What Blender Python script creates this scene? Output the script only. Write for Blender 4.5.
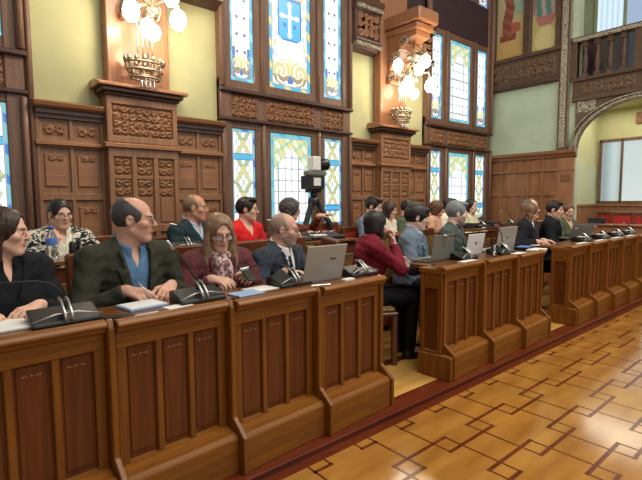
import bpy, math, random
import numpy as np
from mathutils import Vector, Matrix
random.seed(7)
SC = bpy.context.scene
COL = SC.collection
for o in list(bpy.data.objects):
    bpy.data.objects.remove(o)

# ------------------------------------------------------------------ camera
FPX, PHI, PIT, ROL, CAMH = 460.0, math.radians(49.5), math.radians(4.7), math.radians(0.35), 1.30
_f = Vector((math.cos(PHI)*math.cos(PIT), math.sin(PHI)*math.cos(PIT), -math.sin(PIT)))
_r0 = Vector((math.sin(PHI), -math.cos(PHI), 0)); _u0 = _r0.cross(_f)
_r = _r0*math.cos(ROL) - _u0*math.sin(ROL); _u = _u0*math.cos(ROL) + _r0*math.sin(ROL)
cd = bpy.data.cameras.new('camera'); cd.sensor_fit = 'HORIZONTAL'; cd.sensor_width = 36; cd.lens = FPX*36/642
cd.clip_start = .02; cd.clip_end = 100
cam = bpy.data.objects.new('camera', cd); COL.objects.link(cam)
cam.matrix_world = Matrix(((_r.x,_u.x,-_f.x,0),(_r.y,_u.y,-_f.y,0),(_r.z,_u.z,-_f.z,CAMH),(0,0,0,1)))
SC.camera = cam

# ------------------------------------------------------------------ light
SC.view_settings.view_transform = 'Standard'; SC.view_settings.look = 'None'
SC.view_settings.gamma = 1; SC.view_settings.use_curve_mapping = False
SC.view_settings.exposure = 0.0
wd = bpy.data.worlds.new('world'); SC.world = wd; wd.use_nodes = True
bg = wd.node_tree.nodes['Background']; bg.inputs[0].default_value = (1.0, .95, .88, 1); bg.inputs[1].default_value = .30
def area(name, loc, rot, sx, sy, power, col):
    l = bpy.data.lights.new(name, 'AREA'); l.shape = 'RECTANGLE'; l.size = sx; l.size_y = sy; l.energy = power; l.color = col
    o = bpy.data.objects.new(name, l); COL.objects.link(o); o.location = loc; o.rotation_euler = rot
    return o
area('ceiling_light', (4.0, .2, 6.3), (math.radians(12), 0, 0), 7, 2.5, 400, (1, .92, .80))
area('fill_opposite', (3.5, -4.5, 3.6), (math.radians(78), 0, 0), 8, 3, 105, (.93, .97, 1))  # unseen cool fill added behind the camera, no window stands there

# ------------------------------------------------------------------ helpers
def lin(c):
    c = c/255.0
    return c/12.92 if c <= .04045 else ((c+.055)/1.055)**2.4
def rgb(r, g, b): return (lin(r), lin(g), lin(b), 1)
def V(*a): return np.array(a, float)

def mat(name, col, rough=.6, metal=0, spec=.5, emit=None, es=0, alpha=None, trans=0, coat=0):
    m = bpy.data.materials.new(name); m.use_nodes = True
    b = m.node_tree.nodes['Principled BSDF']
    b.inputs['Base Color'].default_value = col; b.inputs['Roughness'].default_value = rough
    b.inputs['Metallic'].default_value = metal; b.inputs['Specular IOR Level'].default_value = spec
    b.inputs['Coat Weight'].default_value = coat; b.inputs['Coat Roughness'].default_value = .15
    if trans: b.inputs['Transmission Weight'].default_value = trans
    if emit: b.inputs['Emission Color'].default_value = emit; b.inputs['Emission Strength'].default_value = es
    return m
def noisy(name, c1, c2, scale=(20, 20, 20), rough=.6, detail=4, bump=0, lo=.35, hi=.65, spec=.4, coat=0, metal=0, coord='Object', bscale=None, dist=0):
    m = mat(name, c1, rough, metal, spec, coat=coat); nt = m.node_tree; b = nt.nodes['Principled BSDF']
    tc = nt.nodes.new('ShaderNodeTexCoord'); mp = nt.nodes.new('ShaderNodeMapping'); mp.inputs['Scale'].default_value = scale
    nz = nt.nodes.new('ShaderNodeTexNoise'); nz.inputs['Scale'].default_value = 1; nz.inputs['Detail'].default_value = detail
    nz.inputs['Distortion'].default_value = dist
    rp = nt.nodes.new('ShaderNodeValToRGB'); rp.color_ramp.elements[0].position = lo; rp.color_ramp.elements[1].position = hi
    rp.color_ramp.elements[0].color = c1; rp.color_ramp.elements[1].color = c2
    nt.links.new(tc.outputs[coord], mp.inputs[0]); nt.links.new(mp.outputs[0], nz.inputs['Vector'])
    nt.links.new(nz.outputs['Fac'], rp.inputs[0]); nt.links.new(rp.outputs[0], b.inputs['Base Color'])
    if bump:
        bp = nt.nodes.new('ShaderNodeBump'); bp.inputs['Strength'].default_value = bump; bp.inputs['Distance'].default_value = .004
        nt.links.new(nz.outputs['Fac'], bp.inputs['Height']); nt.links.new(bp.outputs[0], b.inputs['Normal'])
    return m
def wood(name, c1, c2, axis='z', rough=.42, coat=.10, f=38):
    s = {'x': (2, f, f), 'y': (f, 2, f), 'z': (f, f, 2)}[axis]
    return noisy(name, c1, c2, s, rough, 5, .12, .3, .72, .3, coat, dist=.6)

M = {}
M['desk'] = wood('desk oak', rgb(106, 60, 14), rgb(136, 83, 25), 'z')
M['deskx'] = wood('desk oak rail', rgb(112, 64, 15), rgb(144, 90, 29), 'x')
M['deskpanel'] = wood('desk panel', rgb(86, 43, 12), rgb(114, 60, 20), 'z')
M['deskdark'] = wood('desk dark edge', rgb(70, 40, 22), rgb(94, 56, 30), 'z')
M['desktop'] = wood('desk top', rgb(98, 58, 26), rgb(128, 78, 36), 'x', .3, .4)
M['inlay'] = mat('inlay', rgb(150, 112, 76), .5)
M['wain'] = wood('wainscot oak', rgb(124, 88, 62), rgb(150, 110, 80), 'z', .45, .1)
M['wainx'] = wood('wainscot moulding', rgb(128, 88, 58), rgb(158, 112, 78), 'x', .42, .15)
M['carve'] = noisy('carved oak', rgb(112, 74, 46), rgb(140, 98, 66), (30, 30, 30), .5)
M['carvedark'] = noisy('dark carved oak', rgb(74, 54, 40), rgb(112, 86, 64), (30, 30, 30), .5)
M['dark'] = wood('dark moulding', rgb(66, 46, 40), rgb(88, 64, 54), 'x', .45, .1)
M['frame'] = wood('window oak', rgb(100, 74, 60), rgb(126, 96, 78), 'z', .45, .1)
M['upper'] = wood('upper dark oak', rgb(50, 37, 43), rgb(66, 49, 52), 'z', .5, .05)
M['shaft'] = wood('shaft oak', rgb(140, 95, 66), rgb(166, 116, 82), 'z', .35, .3)
M['endwood'] = wood('end wall oak', rgb(132, 92, 64), rgb(162, 118, 86), 'z', .45, .1)
M['endwoodx'] = wood('end wall moulding', rgb(122, 84, 60), rgb(150, 108, 80), 'y', .45, .1)
M['endwoody'] = wood('end panel', rgb(116, 78, 52), rgb(152, 106, 72), 'z', .45, .1, 9)
M['balc'] = wood('balcony oak', rgb(70, 52, 40), rgb(94, 72, 56), 'y', .5, .05)
M['gilt'] = noisy('gilt carving', rgb(70, 64, 54), rgb(184, 176, 156), (60, 60, 60), .5, lo=.4, hi=.6)
M['plaster'] = noisy('yellow green plaster', rgb(184, 182, 136), rgb(194, 192, 147), (2, 2, 2), .9)
M['plaster_end'] = noisy('grey green plaster', rgb(166, 182, 160), rgb(178, 194, 172), (2, 2, 2), .9)
M['plaster_pale'] = noisy('pale green plaster', rgb(176, 184, 150), rgb(186, 194, 160), (2, 2, 2), .9)
M['lead'] = mat('lead came', rgb(60, 62, 66), .5, .3)
M['brass'] = mat('aged brass', rgb(150, 142, 124), .4, .7)
M['silver'] = mat('silver metal', rgb(190, 190, 188), .3, .9)
M['black'] = mat('black plastic', rgb(22, 23, 26), .4)
M['blackm'] = mat('black matt', rgb(28, 29, 32), .7)
M['white'] = mat('white plastic', rgb(225, 226, 222), .5)
M['paper'] = mat('paper', rgb(226, 226, 222), .8)
M['red'] = noisy('red upholstery', rgb(150, 22, 26), rgb(178, 34, 36), (60, 60, 60), .7)
M['leather'] = noisy('embossed leather', rgb(96, 72, 38), rgb(150, 122, 70), (45, 45, 45), .5, bump=.6, lo=.42, hi=.58)
M['chair'] = wood('chair walnut', rgb(84, 44, 24), rgb(112, 62, 34), 'z', .4, .2)
M['globe'] = mat('opal glass', (1, .96, .86, 1), .3, emit=(1, .93, .78, 1), es=12)
M['laptop'] = mat('laptop aluminium', rgb(172, 172, 164), .45, .35)
M['laptopdark'] = mat('laptop grey', rgb(120, 122, 112), .5, .2)
M['screen'] = mat('screen', rgb(40, 48, 60), .2, emit=rgb(150, 175, 205), es=.5)
M['keys'] = mat('keys', rgb(30, 30, 32), .6)
M['glassclear'] = mat('clear plastic', (.92, .96, 1, 1), .08, trans=1)
M['paleblue'] = mat('pale blue cover', rgb(150, 178, 210), .5)
M['bluecap'] = mat('blue cap', rgb(60, 95, 190), .4)
M['bluelab'] = mat('blue label', rgb(80, 125, 205), .5)
M['lens'] = mat('spectacle lens', (.85, .9, 1, 1), .05); M['lens'].node_tree.nodes['Principled BSDF'].inputs['Alpha'].default_value = .10
M['specs'] = mat('spectacle frame', rgb(30, 26, 26), .35)
M['eye'] = mat('eye white', rgb(222, 214, 206), .3)
M['iris'] = mat('iris', rgb(48, 34, 26), .25)

class MB:
    def __init__(s): s.v = []; s.f = []; s.m = []; s.sm = []
    def add(s, vs, fs, mi=0, smooth=False):
        n = len(s.v); s.v += [tuple(map(float, p)) for p in vs]
        for f in fs: s.f.append([i+n for i in f]); s.m.append(mi); s.sm.append(smooth)
        return s
    def box(s, a, b, mi=0):
        x0, y0, z0 = a; x1, y1, z1 = b
        return s.add([(x0,y0,z0),(x1,y0,z0),(x1,y1,z0),(x0,y1,z0),(x0,y0,z1),(x1,y0,z1),(x1,y1,z1),(x0,y1,z1)],
            [(0,3,2,1),(4,5,6,7),(0,1,5,4),(1,2,6,5),(2,3,7,6),(3,0,4,7)], mi)
    def prism(s, poly, axis, a, b, mi=0):
        # poly: CCW list of 2D points in the plane perpendicular to axis (x: y,z  y: x,z  z: x,y)
        def P(p, t): return {'x': (t, p[0], p[1]), 'y': (p[0], t, p[1]), 'z': (p[0], p[1], t)}[axis]
        n = len(poly); vs = [P(p, a) for p in poly] + [P(p, b) for p in poly]
        fs = [list(range(n))[::-1], list(range(n, 2*n))] + [(i, (i+1) % n, n+(i+1) % n, n+i) for i in range(n)]
        if axis == 'y': fs = [list(f)[::-1] for f in fs]
        return s.add(vs, fs, mi)
    def lathe(s, prof, c=(0, 0, 0), n=16, mi=0, axis='z'):
        vs = []; fs = []
        for r, z in prof:
            for k in range(n):
                t = 2*math.pi*k/n; p = (r*math.cos(t), r*math.sin(t), z)
                if axis == 'y': p = (p[0], -p[2], p[1])
                if axis == 'x': p = (p[2], p[1], -p[0])
                vs.append((c[0]+p[0], c[1]+p[1], c[2]+p[2]))
        for i in range(len(prof)-1):
            for k in range(n): fs.append((i*n+k, i*n+(k+1) % n, (i+1)*n+(k+1) % n, (i+1)*n+k))
        fs.append(list(range(n))[::-1]); fs.append([(len(prof)-1)*n+k for k in range(n)])
        return s.add(vs, fs, mi, True)
    def tube(s, pts, r, n=8, mi=0, closed=False):
        pts = [Vector(p) for p in pts]; vs = []; fs = []; L = len(pts)
        rs = r if isinstance(r, (list, tuple)) else [r]*L
        prev = None
        for i, p in enumerate(pts):
            a = pts[(i-1) % L] if (i > 0 or closed) else p; b = pts[(i+1) % L] if (i < L-1 or closed) else p
            t = (b-a).normalized()
            if prev is None: q = t.orthogonal().normalized()
            else:
                q = prev - t*prev.dot(t); q = q.normalized() if q.length > 1e-6 else t.orthogonal().normalized()
            prev = q; w = t.cross(q)
            for k in range(n):
                g = 2*math.pi*k/n; vs.append(p + (q*math.cos(g)+w*math.sin(g))*rs[i])
        for i in range(L if closed else L-1):
            j = (i+1) % L
            for k in range(n): fs.append((i*n+k, i*n+(k+1) % n, j*n+(k+1) % n, j*n+k))
        if not closed: fs.append(list(range(n))[::-1]); fs.append([(L-1)*n+k for k in range(n)])
        return s.add(vs, fs, mi, True)
    def ball(s, c, r, n=12, mi=0):
        r = (r, r, r) if not isinstance(r, (tuple, list)) else r
        vs = []; fs = []; m = n//2
        for i in range(1, m):
            a = math.pi*i/m
            for k in range(n):
                t = 2*math.pi*k/n
                vs.append((c[0]+r[0]*math.sin(a)*math.cos(t), c[1]+r[1]*math.sin(a)*math.sin(t), c[2]-r[2]*math.cos(a)))
        for i in range(m-2):
            for k in range(n): fs.append((i*n+k, i*n+(k+1) % n, (i+1)*n+(k+1) % n, (i+1)*n+k))
        vs += [(c[0], c[1], c[2]-r[2]), (c[0], c[1], c[2]+r[2])]; q = (m-1)*n
        for k in range(n): fs.append((q, (k+1) % n, k)); fs.append((q+1, (m-2)*n+k, (m-2)*n+(k+1) % n))
        return s.add(vs, fs, mi, True)
    def xf(s, mx):
        s.v = [tuple(mx @ Vector(p)) for p in s.v]; return s
    def build(s, name, mats, parent=None, bevel=0, seg=1):
        me = bpy.data.meshes.new(name); me.from_pydata(s.v, [], s.f)
        for m in (mats if isinstance(mats, (list, tuple)) else [mats]): me.materials.append(m)
        me.polygons.foreach_set('material_index', s.m); me.polygons.foreach_set('use_smooth', s.sm); me.update()
        o = bpy.data.objects.new(name, me); COL.objects.link(o)
        if parent: o.parent = parent
        if bevel:
            b = o.modifiers.new('bevel', 'BEVEL'); b.width = bevel; b.segments = seg; b.limit_method = 'ANGLE'; b.angle_limit = .6
        return o
def tag(o, label=None, cat=None, group=None, kind=None):
    if label: o['label'] = label
    if cat: o['category'] = cat
    if group: o['group'] = group
    if kind: o['kind'] = kind
    return o
def empty(name, loc=(0, 0, 0), rz=0):
    o = bpy.data.objects.new(name, None); COL.objects.link(o); o.location = loc; o.rotation_euler = (0, 0, rz); o.empty_display_size = .1
    return o
def struct(name, mb, m, parent=None, bevel=0, label=None):
    o = mb.build(name, m, parent, bevel)
    if parent is None: o['kind'] = 'structure'
    if label: o['label'] = label
    return o
def copy_tree(o, parent=None):
    c = o.copy(); COL.objects.link(c)
    if parent: c.parent = parent
    for ch in list(o.children): copy_tree(ch, c)
    return c

# ---- carved relief: a height field of scrolls and leaves
def relief(name, m, parent, org, ux, un, w, h, depth=.018, cell=None, seed=1, res=.008, frame=0.0):
    rs = np.random.RandomState(seed); cell = cell or h; mrow = max(1, round(h/cell)); nx = max(8, int(w/res)); nz = max(8, int(h/res))
    xs = np.linspace(0, w, nx); zs = np.linspace(0, h, nz); GX, GZ = np.meshgrid(xs, zs, indexing='ij')
    n = max(1, round(w/cell)); cw = w/n; ch = h/mrow; pts = []
    for i, jr in [(i, jr) for i in range(n) for jr in range(mrow)]:
        sg = 1 if (i+jr) % 2 else -1; r0 = min(cw, ch)*.50
        th = np.linspace(0, 1.7*math.pi, 40)
        rr = r0*(1-th/th[-1]*.85); cx = (i+.5)*cw; cz = (jr+.5)*ch
        pts.append(np.stack([cx+rr*np.cos(th*sg+i+jr*2), cz+rr*np.sin(th*sg+i+jr*2)], 1))
        for q in range(8):
            a = rs.rand()*6.28; t = np.linspace(0, 1, 12); l = r0*(.5+.5*rs.rand())
            pts.append(np.stack([cx+np.cos(a)*r0*.55+np.cos(a+t*2)*l*.55*t, cz+np.sin(a)*r0*.55+np.sin(a+t*2)*l*.55*t], 1))
    P = np.concatenate(pts); D = np.full(GX.shape, 9.0)
    for p in P: D = np.minimum(D, np.hypot(GX-p[0], GZ-p[1]))
    wd_ = min(cw, ch)*.12; Hh = np.clip(1-(D/wd_)**2, 0, 1)**.5*depth
    e = np.minimum(np.minimum(GX, w-GX), np.minimum(GZ, h-GZ)); Hh = Hh*np.clip(e/(.06*h), 0, 1)
    o = V(*org); u = V(*ux); nn = V(*un)
    VV = o + GX[..., None]*u + GZ[..., None]*V(0, 0, 1) + Hh[..., None]*nn
    vs = VV.reshape(-1, 3); fs = []
    flip = np.dot(np.cross(u, V(0, 0, 1)), nn) < 0
    for i in range(nx-1):
        for k in range(nz-1):
            f = (i*nz+k, (i+1)*nz+k, (i+1)*nz+k+1, i*nz+k+1); fs.append(f[::-1] if flip else f)
    b = MB(); b.add(vs, fs, 0, True)
    # side walls so the panel is a solid slab
    ring = [(i, 0) for i in range(nx)] + [(nx-1, k) for k in range(1, nz)] + [(i, nz-1) for i in range(nx-2, -1, -1)] + [(0, k) for k in range(nz-2, 0, -1)]
    rv = [VV[i, k] for i, k in ring] + [VV[i, k]-nn*.01 for i, k in ring]; L = len(ring)
    b.add(rv, [(i, L+i, L+(i+1) % L, (i+1) % L) for i in range(L)], 0)
    return b.build(name, m, parent)

# ---- painted pane: a grid of small faces with a colour per face
def paint_mat(name, strength, rough=.5, emit=True):
    m = bpy.data.materials.new(name); m.use_nodes = True; nt = m.node_tree; b = nt.nodes['Principled BSDF']
    at = nt.nodes.new('ShaderNodeAttribute'); at.attribute_name = 'Col'
    b.inputs['Roughness'].default_value = rough
    if not emit: nt.links.new(at.outputs['Color'], b.inputs['Base Color'])
    else: b.inputs['Base Color'].default_value = (.06, .07, .08, 1)
    if emit:
        nt.links.new(at.outputs['Color'], b.inputs['Emission Color']); b.inputs['Emission Strength'].default_value = strength
    return m
M['stained'] = paint_mat('stained glass lit by daylight', 1.25, .25)
M['mural'] = paint_mat('painted mural', 0, .7, False)
def painted(name, m, parent, org, ux, un, w, h, fn, res=.018, thick=.008):
    nx = max(4, round(w/res)); nz = max(4, round(h/res)); o = V(*org); u = V(*ux); nn = V(*un)
    flip = np.dot(np.cross(u, V(0, 0, 1)), nn) < 0
    vs = [o+u*(w*i/nx)+V(0, 0, h*k/nz) for i in range(nx+1) for k in range(nz+1)]; fs = []; cs = []
    for i in range(nx):
        for k in range(nz):
            f = (i*(nz+1)+k, (i+1)*(nz+1)+k, (i+1)*(nz+1)+k+1, i*(nz+1)+k+1); fs.append(f[::-1] if flip else f)
            cs.append(fn((i+.5)/nx*w, (k+.5)/nz*h, w, h))
    b = MB(); b.add(vs, fs)
    q = [o, o+u*w, o+u*w+V(0, 0, h), o+V(0, 0, h)]; q2 = [p-nn*thick for p in q]
    sf = [(0, 4, 5, 1), (1, 5, 6, 2), (2, 6, 7, 3), (3, 7, 4, 0), (4, 7, 6, 5)]
    b.add(q+q2, [f if not flip else f[::-1] for f in sf]); cs += [(.3, .35, .35)]*5
    ob = b.build(name, m, parent)
    a = ob.data.attributes.new('Col', 'FLOAT_COLOR', 'FACE')
    a.data.foreach_set('color', np.array([(c[0], c[1], c[2], 1) for c in cs], 'f').ravel())
    return ob

# ================================================================== SETTING
FZ = -.04
def floor():
    b = MB(); b.box((-4, -6, FZ-.1), (14, 1.815, FZ))
    p = .333; x0, y0 = 2.78, 1.075; a = .054
    def strip(xa, ya, xb, yb): b.box((xa, ya, FZ), (xb, yb, FZ+.0006), 1)
    for i in range(-16, 26):
        for j in range(-10, 2):
            x = x0+i*p; y = y0+j*p; w = .011; t = .007
            for s in (-1, 1):
                strip(x-a-w, y+s*a-w, x+a+w, y+s*a+w); strip(x+s*a-t, y-a+w, x+s*a+t, y+a-w)
            ev = (i+j) % 2 == 0; o = a if ev else -a
            strip(x+a+w, y+o-w, x+p-a-w, y+o+w)
            xo = -a if ev else a
            strip(x+xo-t, y-p+a+w, x+xo+t, y-a-w)
    for i in range(-16, 26):   # outer row of half figures along the border
        x = x0+i*p; y = y0+2*p
        if y < 1.80:
            for s in (-1, 1): strip(x+s*a-.007, y-a, x+s*a+.007, y+.02)
            strip(x-a-.011, y-a-.011, x+a+.011, y-a+.011)
            xo = -a if i % 2 == 0 else a
            strip(x+xo-.007, y-p+a, x+xo+.007, y-a)
    b.box((-4, 1.745, FZ), (14, 1.815, FZ+.0012), 2)
    o = b.build('floor', [M['floor'], M['floorline'], M['border']]); o['kind'] = 'structure'; o['label'] = 'honey parquet floor with dark interlocking square inlay'
M['floor'] = noisy('honey parquet', rgb(152, 100, 38), rgb(190, 136, 62), (1.6, 7, 2), .13, 3, 0, .3, .7, .5, .5)
M['floorline'] = noisy('dark parquet inlay', rgb(92, 44, 20), rgb(116, 58, 26), (9, 9, 9), .2)
M['border'] = wood('red brown border', rgb(92, 38, 20), rgb(116, 52, 27), 'x', .25, .3, 14)
M['pale'] = noisy('pale parquet', rgb(190, 144, 72), rgb(214, 170, 92), (2, 8, 2), .22)
floor()
b = MB(); b.box((-4, 1.812, FZ-.1), (9.0, 5.1, -.004), 0); b.box((-4, 1.80, -.012), (9.0, 1.95, 0), 0)
b.box((-4, 1.95, -.02), (9.0, 2.38, 0), 1); b.box((-4, 2.38, -.02), (9.0, 2.47, 0), 0); b.box((-4, 2.47, -.02), (9.0, 3.06, 0), 1)
o = struct('floor_platform', b, [M['border'], M['pale']], None, .004)
b = MB(); b.box((-4, 3.06, -.01), (8.8, 5.0, .05)); b.box((8.8, -3, -.01), (10.6, 3.6, .06), 0)
struct('floor_upper_step', b, M['border'], None, .004)

WINS = [-.32, 3.72, 7.63]; PILS = [1.725, 5.65]
SECT = [(.79, 1.375), (2.075, 2.67), (4.77, 5.30), (6.0, 6.59)]
# back wall: piers and lintel around the window bays
b = MB()
for x0, x1 in [(-4, -1.29), (.79, 2.68), (4.76, 6.59), (8.67, 9.0)]: b.box((x0, 5.0, 0), (x1, 5.25, 7))
for c in WINS: b.box((c-1.06, 5.02, 0), (c+1.06, 5.25, .95)); b.box((c-1.06, 5.02, 6.0), (c+1.06, 5.25, 7))
struct('wall_back', b, M['plaster'])
b = MB(); b.box((-4, 4.965, 4.2), (9, 4.998, 4.95))
for x0, x1 in [(-4, -1.29), (.79, 2.68), (4.76, 6.59), (8.67, 8.8)]: b.box((x0, 4.95, 4.95), (x1, 4.998, 7))
struct('trim_1', b, M['upper'], label='dark oak boarding above the green wall panels')

# stained glass
def mixc(a, b, t): return tuple(a[i]*(1-t)+b[i]*t for i in range(3))
WH = (1.0, 1.0, .98); CY = (.05, .40, .60); BL = (.03, .17, .52); YE = (.66, .60, .26); GR = (.14, .34, .16); GY = (.30, .34, .37); TE = (.16, .46, .52); BR = (.36, .25, .12)
def seg(x, z, x0, z0, x1, z1):
    dx, dz = x1-x0, z1-z0; t = max(0, min(1, ((x-x0)*dx+(z-z0)*dz)/(dx*dx+dz*dz))); return math.hypot(x-x0-dx*t, z-z0-dz*t)
def bord(x, z, w, h, bw, c1, c2):
    e = min(x, w-x, z, h-z)
    if e < bw:
        k = int((x+z)/.09) % 3
        return c1 if k else c2
    if e < bw+.012: return GY
    return None
def motif(x, z, w, zb, hh):   # foliate ornament at the foot of a light
    u = (x-w/2)/(w/2); v = (z-zb)/hh
    if not 0 < v < 1: return None
    r = math.hypot(abs(u)-.42, (v-.38)*1.1); a = math.atan2(v-.38, abs(u)-.42)
    if r < .42 and abs(math.sin(r*14+a)) > .45: return YE if v > .3 else BR
    if math.hypot(u, (v-.25)) < .2: return BL
    if abs(u) < .3*(1-v) and v > .4: return (.75, .72, .35)
    return None
def g_center_up(x, z, w, h):
    c = bord(x, z, w, h, .05, CY, YE)
    if c: return c
    u = x-w/2; zz = z-.62                                   # shield 0.39 x 0.55
    if abs(u) < .19 and 0 < zz < .54 and zz > .0+max(0, abs(u)-.10)*.6:
        if abs(u) > .165 or zz < .03 or zz > .51: return BL
        if seg(u, zz, 0, .08, 0, .46) < .022 or seg(u, zz, -.12, .31, .12, .31) < .022: return (.95, .95, .72)
        for px, pz in ((0, .08), (0, .46), (-.12, .31), (.12, .31)):
            if math.hypot(u-px, zz-pz) < .035: return (.95, .95, .72)
        if math.hypot(abs(u)-.08, zz-.2) < .03: return BL
        return (.05, .42, .78)
    if abs(u) < .21 and .55 < zz < .72: return YE if int((u+zz)*40) % 2 else (.5, .4, .2)
    c = motif(x, z, w, .06, .42)
    if c: return c
    if abs(u) > .20 and math.sin(z*30+abs(u)*40)+math.sin(z*17-abs(u)*60) > .75: return (.62, .62, .36)
    if abs(u) > .19 and math.sin(z*30+abs(u)*40)+math.sin(z*17-abs(u)*60) < -1.0: return (.45, .55, .62)
    if x % .11 < .013 or z % .16 < .013: return (.55, .60, .66)
    return WH
def g_side_up(x, z, w, h):
    c = bord(x, z, w, h, .035, CY, (.2, .62, .8))
    if c: return c
    c = motif(x, z, w, .05, .34)
    if c: return c
    if z < .4 and min(x, w-x) < .08: return BL
    ux = (x-.06) % .105; uz = (z-.05) % .20
    if abs(ux-.05)+abs(uz-.1) < .026: return (.12, .12, .26)
    t = min(1, abs(x-w/2)/(w/2)*1.1)
    return mixc(WH, (.55, .84, .95), t*t)
def g_side_blue(x, z, w, h):
    c = bord(x, z, w, h, .035, BL, CY)
    if c: return c
    c = motif(x, z, w, .05, .34)
    if c: return c
    ux = (x-.06) % .105; uz = (z-.05) % .20
    if ux < .012 or uz < .014 or abs(ux-.006)+abs(uz-.007) < .03: return (.22, .34, .46)
    return mixc((.30, .68, .88), WH, .5+.5*math.cos(z*3.6))
def g_center_low(x, z, w, h):
    c = bord(x, z, w, h, .05, TE, CY)
    if c: return c
    u = x-w/2; zt = h-z
    arch = .16+max(0, .5-abs(u)*3.2)*.0+abs(u)*.95-.02
    if zt < .16+abs(u)*1.15 and zt > .05:
        k = math.sin(x*42)+math.sin(z*38+x*17)
        return YE if k > .35 else ((.30, .52, .34) if k > -.5 else (.7, .72, .5))
    if x % .112 < .016 or z % .15 < .016: return (.28, .31, .34)
    if math.hypot((x % .112)-.007, (z % .15)-.007) < .024: return (.3, .34, .4)
    return WH
def g_side_low(x, z, w, h):
    c = bord(x, z, w, h, .028, TE, BL)
    if c: return c
    zt = h-z
    for q in (.33, .97):
        if abs(zt-q) < .045: return CY if abs(zt-q) < .025 else BL
    u = abs(x-w/2); k = (zt % .32)/.32
    if abs(u-(.10*abs(k-.5)*2)) < .020: return (.60, .55, .20) if k > .4 else (.36, .44, .18)
    if .020 <= abs(u-(.10*abs(k-.5)*2)) < .032: return (.30, .36, .34)
    if abs(u-.10*(1-abs(k-.5)*2)) < .011: return (.46, .52, .42)
    return WH

def window_bay(n, c, sideup, lab):
    b = MB(); Y0 = 4.93
    if n == 1:
        b.box((c+1.05, 4.93, .9), (c+1.12, 5.1, 6.05)); b.tube([(c+1.09, 4.92, .9), (c+1.09, 4.92, 6)], .03, 10)
    so, si = (.90, .57)
    for s in (-1, 1):
        lo, hi = sorted((s*so, s*1.05)); b.box((c+lo, Y0-.02, .9), (c+hi, 5.1, 6.05))
        lo, hi = sorted((s*.335, s*si)); b.box((c+lo, Y0, .9), (c+hi, 5.1, 6.05))
        b.tube([(c+s*.4525, Y0-.01, .95), (c+s*.4525, Y0-.01, 2.28)], .03, 10); b.tube([(c+s*.4525, Y0-.01, 2.66), (c+s*.4525, Y0-.01, 4.3)], .03, 10)
        b.tube([(c+s*1.03, Y0-.04, .95), (c+s*1.03, Y0-.04, 2.25)], .03, 10); b.tube([(c+s*1.03, Y0-.04, 2.66), (c+s*1.03, Y0-.04, 6.0)], .035, 10)
    for z0, z1 in [(.86, .98), (2.19, 2.30), (2.62, 2.76), (4.19, 4.30), (5.8, 6.0)]: b.box((c-1.05, Y0-.005, z0), (c+1.05, 5.1, z1))
    b.box((c-1.05, Y0+.02, 2.3), (c+1.05, 5.1, 2.62))
    for s in (-1, 1):   # chamfered inner sub-frames of each light
        for x0, x1 in ((c-.335, c+.335), (c+s*si, c+s*so)):
            x0, x1 = sorted((x0, x1))
    root = struct('window_%d' % n, b, M['frame'], None, .012, lab)
    m = MB(); m.box((c-1.05, Y0-.012, 4.30), (c+1.05, 5.1, 5.02)); m.build('dark_transom', M['upper'], root, .01)
    m = MB()
    for z0, z1, yy in [(2.27, 2.31, 4.87), (2.60, 2.65, 4.86)]: m.box((c-1.07, yy, z0), (c+1.07, Y0, z1))
    m.build('frieze_moulding', M['dark'], root, .01)
    for x0, x1, sd in [(-.99, -.52, 3), (-.40, .40, 5), (.52, .99, 8)]:
        relief('carved_frieze', M['carve'], root, (c+x0, Y0+.005, 2.325), (1, 0, 0), (0, -1, 0), x1-x0, .26, .026, .09, sd)
    for (x0, x1, kind) in [(-so, -si, 's'), (-.335, .335, 'c'), (si, so, 's')]:
        fl = g_center_low if kind == 'c' else g_side_low
        fu = (g_center_up if n == 2 else g_center_low) if kind == 'c' else sideup
        painted('stained_glass_pane', M['stained'], root, (c+x0, 4.955, .98), (1, 0, 0), (0, -1, 0), x1-x0, 1.21, fl, .012)
        painted('stained_glass_pane', M['stained'], root, (c+x0, 4.955, 2.76), (1, 0, 0), (0, -1, 0), x1-x0, 1.43, fu, .012)
        painted('stained_glass_pane', M['stained'], root, (c+x0, 4.955, 5.02), (1, 0, 0), (0, -1, 0), x1-x0, .78, g_side_blue, .03)
window_bay(1, WINS[0], g_side_up, 'stained glass bay at the left edge of the photo')
window_bay(2, WINS[1], g_side_up, 'stained glass bay with the blue cross shield')
window_bay(3, WINS[2], g_side_up, 'far stained glass bay beyond the second lamp')

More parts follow.
